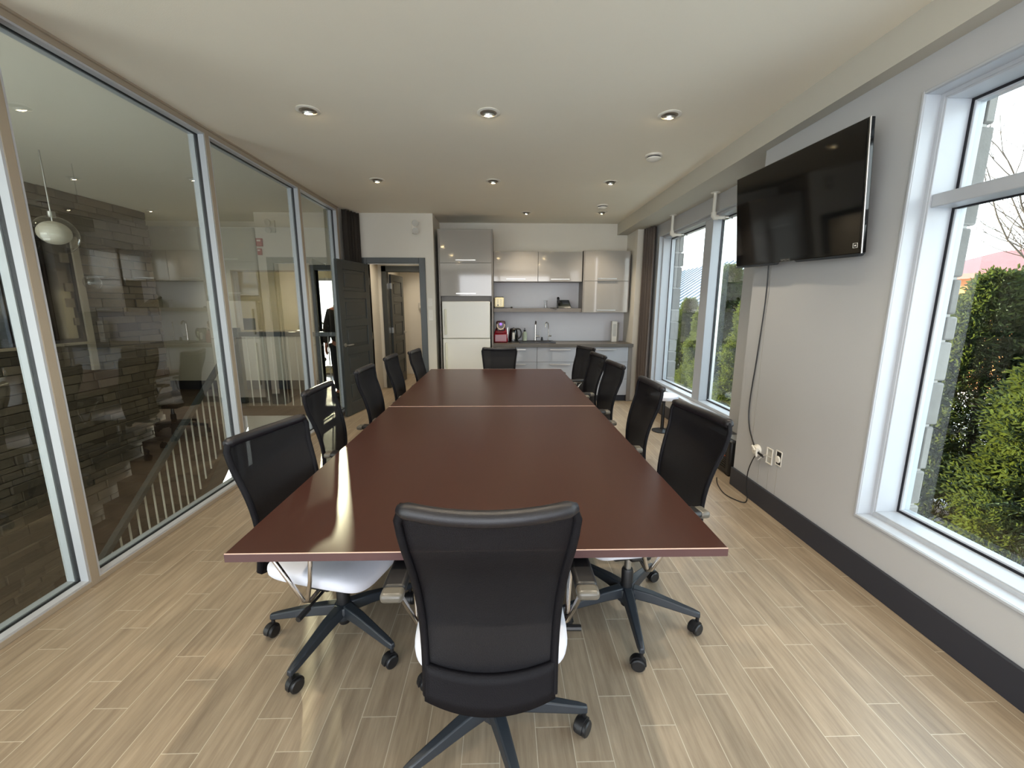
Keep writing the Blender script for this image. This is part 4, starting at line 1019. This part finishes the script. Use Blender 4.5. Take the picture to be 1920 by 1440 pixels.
# bare tree
def bare_tree(loc, H, seed, label):
    rnd = random.Random(seed); m = MB()
    def br(p, d, L, r, dep):
        pts = [p]; dd = Vector(d)
        for k in range(4):
            dd = (dd+Vector((rnd.uniform(-.22, .22), rnd.uniform(-.22, .22), rnd.uniform(-.1, .2)))).normalized(); pts.append(pts[-1]+dd*L/4)
        m.tube(pts, [r, r*.85, r*.7, r*.6, r*.5], 5)
        if dep > 0:
            for k in range(4 if dep > 2 else 3):
                q = pts[rnd.choice((2, 3, 4))]; nd = (dd+Vector((rnd.uniform(-1, 1), rnd.uniform(-1, 1), rnd.uniform(-.3, .6)))).normalized()
                br(q, nd, L*rnd.uniform(.55, .8), r*.5, dep-1)
    br(Vector((0, 0, 0)), (0, 0, 1), H*.42, .07, 5)
    o = m.build('bare_tree', 'bark', smooth=80); o.location = loc; return tag(o, label, 'tree')
bare_tree((8.6, 5.9, GZ), 6.5, 11, 'leafless tree with thin branches against the sky in the near window')

# ------------------------------------------------------------------ lights
def portal(x, y, z, sx, sy, rot, name='window_portal'):
    l = bpy.data.lights.new(name, 'AREA'); l.shape = 'RECTANGLE'; l.size = sx; l.size_y = sy; l.cycles.is_portal = True
    o = bpy.data.objects.new(name, l); COL.objects.link(o); o.location = (x, y, z); o.rotation_euler = rot
portal(2.32, (w1y0+w1y1)/2, (w1z0+w1z1)/2, w1z1-w1z0, w1y1-w1y0, (0, PI/2, 0))
portal(2.6, (w2y0+w2y1)/2, (w2z0+w2z1)/2, w2z1-w2z0, w2y1-w2y0, (0, PI/2, 0))
portal(.1, -2.95, 1.42, 3.4, 2.35, (PI/2, 0, 0))
portal(-2.45, -1.75, 1.4, 2.6, 2.0, (0, -PI/2, 0))
portal(-3.8, .25, 1.15, 2.6, 3.1, (PI/2, 0, 0))
portal(-3.67, 9.65, 1.1, 1.6, 2.0, (-PI/2, 0, 0))

elev = math.radians(8.3); az = Vector((-.39, 1, 0)).normalized()
sd = az*math.cos(elev)+Vector((0, 0, math.sin(elev)))
sl_ = bpy.data.lights.new('sun', 'SUN'); sl_.energy = 32; sl_.color = (1.0, .88, .62); sl_.angle = math.radians(.6)
so = bpy.data.objects.new('sun', sl_); COL.objects.link(so); so.rotation_euler = sd.to_track_quat('Z', 'Y').to_euler(); so.location = (-8, 20, 8)

w = bpy.data.worlds.new('sky'); S.world = w; w.use_nodes = True
nt = w.node_tree; nt.nodes.clear()
out = nt.nodes.new('ShaderNodeOutputWorld'); bg = nt.nodes.new('ShaderNodeBackground'); bg.inputs[1].default_value = 7.0
tc = nt.nodes.new('ShaderNodeTexCoord'); sp = nt.nodes.new('ShaderNodeSeparateXYZ'); cr = nt.nodes.new('ShaderNodeValToRGB')
nt.links.new(tc.outputs['Generated'], sp.inputs[0]); nt.links.new(sp.outputs[2], cr.inputs[0]); nt.links.new(cr.outputs[0], bg.inputs[0]); nt.links.new(bg.outputs[0], out.inputs[0])
e = cr.color_ramp.elements
e[0].position = 0; e[0].color = (.97, .98, 1, 1); e[1].position = .6; e[1].color = (.72, .84, 1, 1)

# ------------------------------------------------------------------ camera
f, pi_, ya, ro = 784.3, .18472, .02388, -.00183
cy, sy, cp, sp_, cr_, sr = math.cos(ya), math.sin(ya), math.cos(pi_), math.sin(pi_), math.cos(ro), math.sin(ro)
fwd = Vector((sy*cp, cy*cp, -sp_)); right = Vector((cy, -sy, 0)); down = -(right.cross(fwd))
r2 = right*cr_+down*sr; d2 = -right*sr+down*cr_
cam = bpy.data.cameras.new('camera'); co = bpy.data.objects.new('camera', cam); COL.objects.link(co)
cam.sensor_width = 36; cam.sensor_fit = 'HORIZONTAL'; cam.lens = f*36/1920; cam.clip_start = .02; cam.clip_end = 300
mw = Matrix.Identity(4)
for i in range(3):
    mw[i][0] = r2[i]; mw[i][1] = -d2[i]; mw[i][2] = -fwd[i]
mw[2][3] = 1.5
co.matrix_world = mw
S.camera = co
vs = S.view_settings; S.display_settings.display_device = 'sRGB'
vs.view_transform = 'Standard'; vs.look = 'None'; vs.exposure = 0.13; vs.gamma = 1; vs.use_curve_mapping = False
cyc = S.cycles
cyc.use_denoising = True; cyc.max_bounces = 10; cyc.diffuse_bounces = 5; cyc.glossy_bounces = 5; cyc.transparent_max_bounces = 16; cyc.transmission_bounces = 6
cyc.sample_clamp_indirect = 6; cyc.caustics_reflective = False; cyc.caustics_refractive = False; cyc.blur_glossy = .5
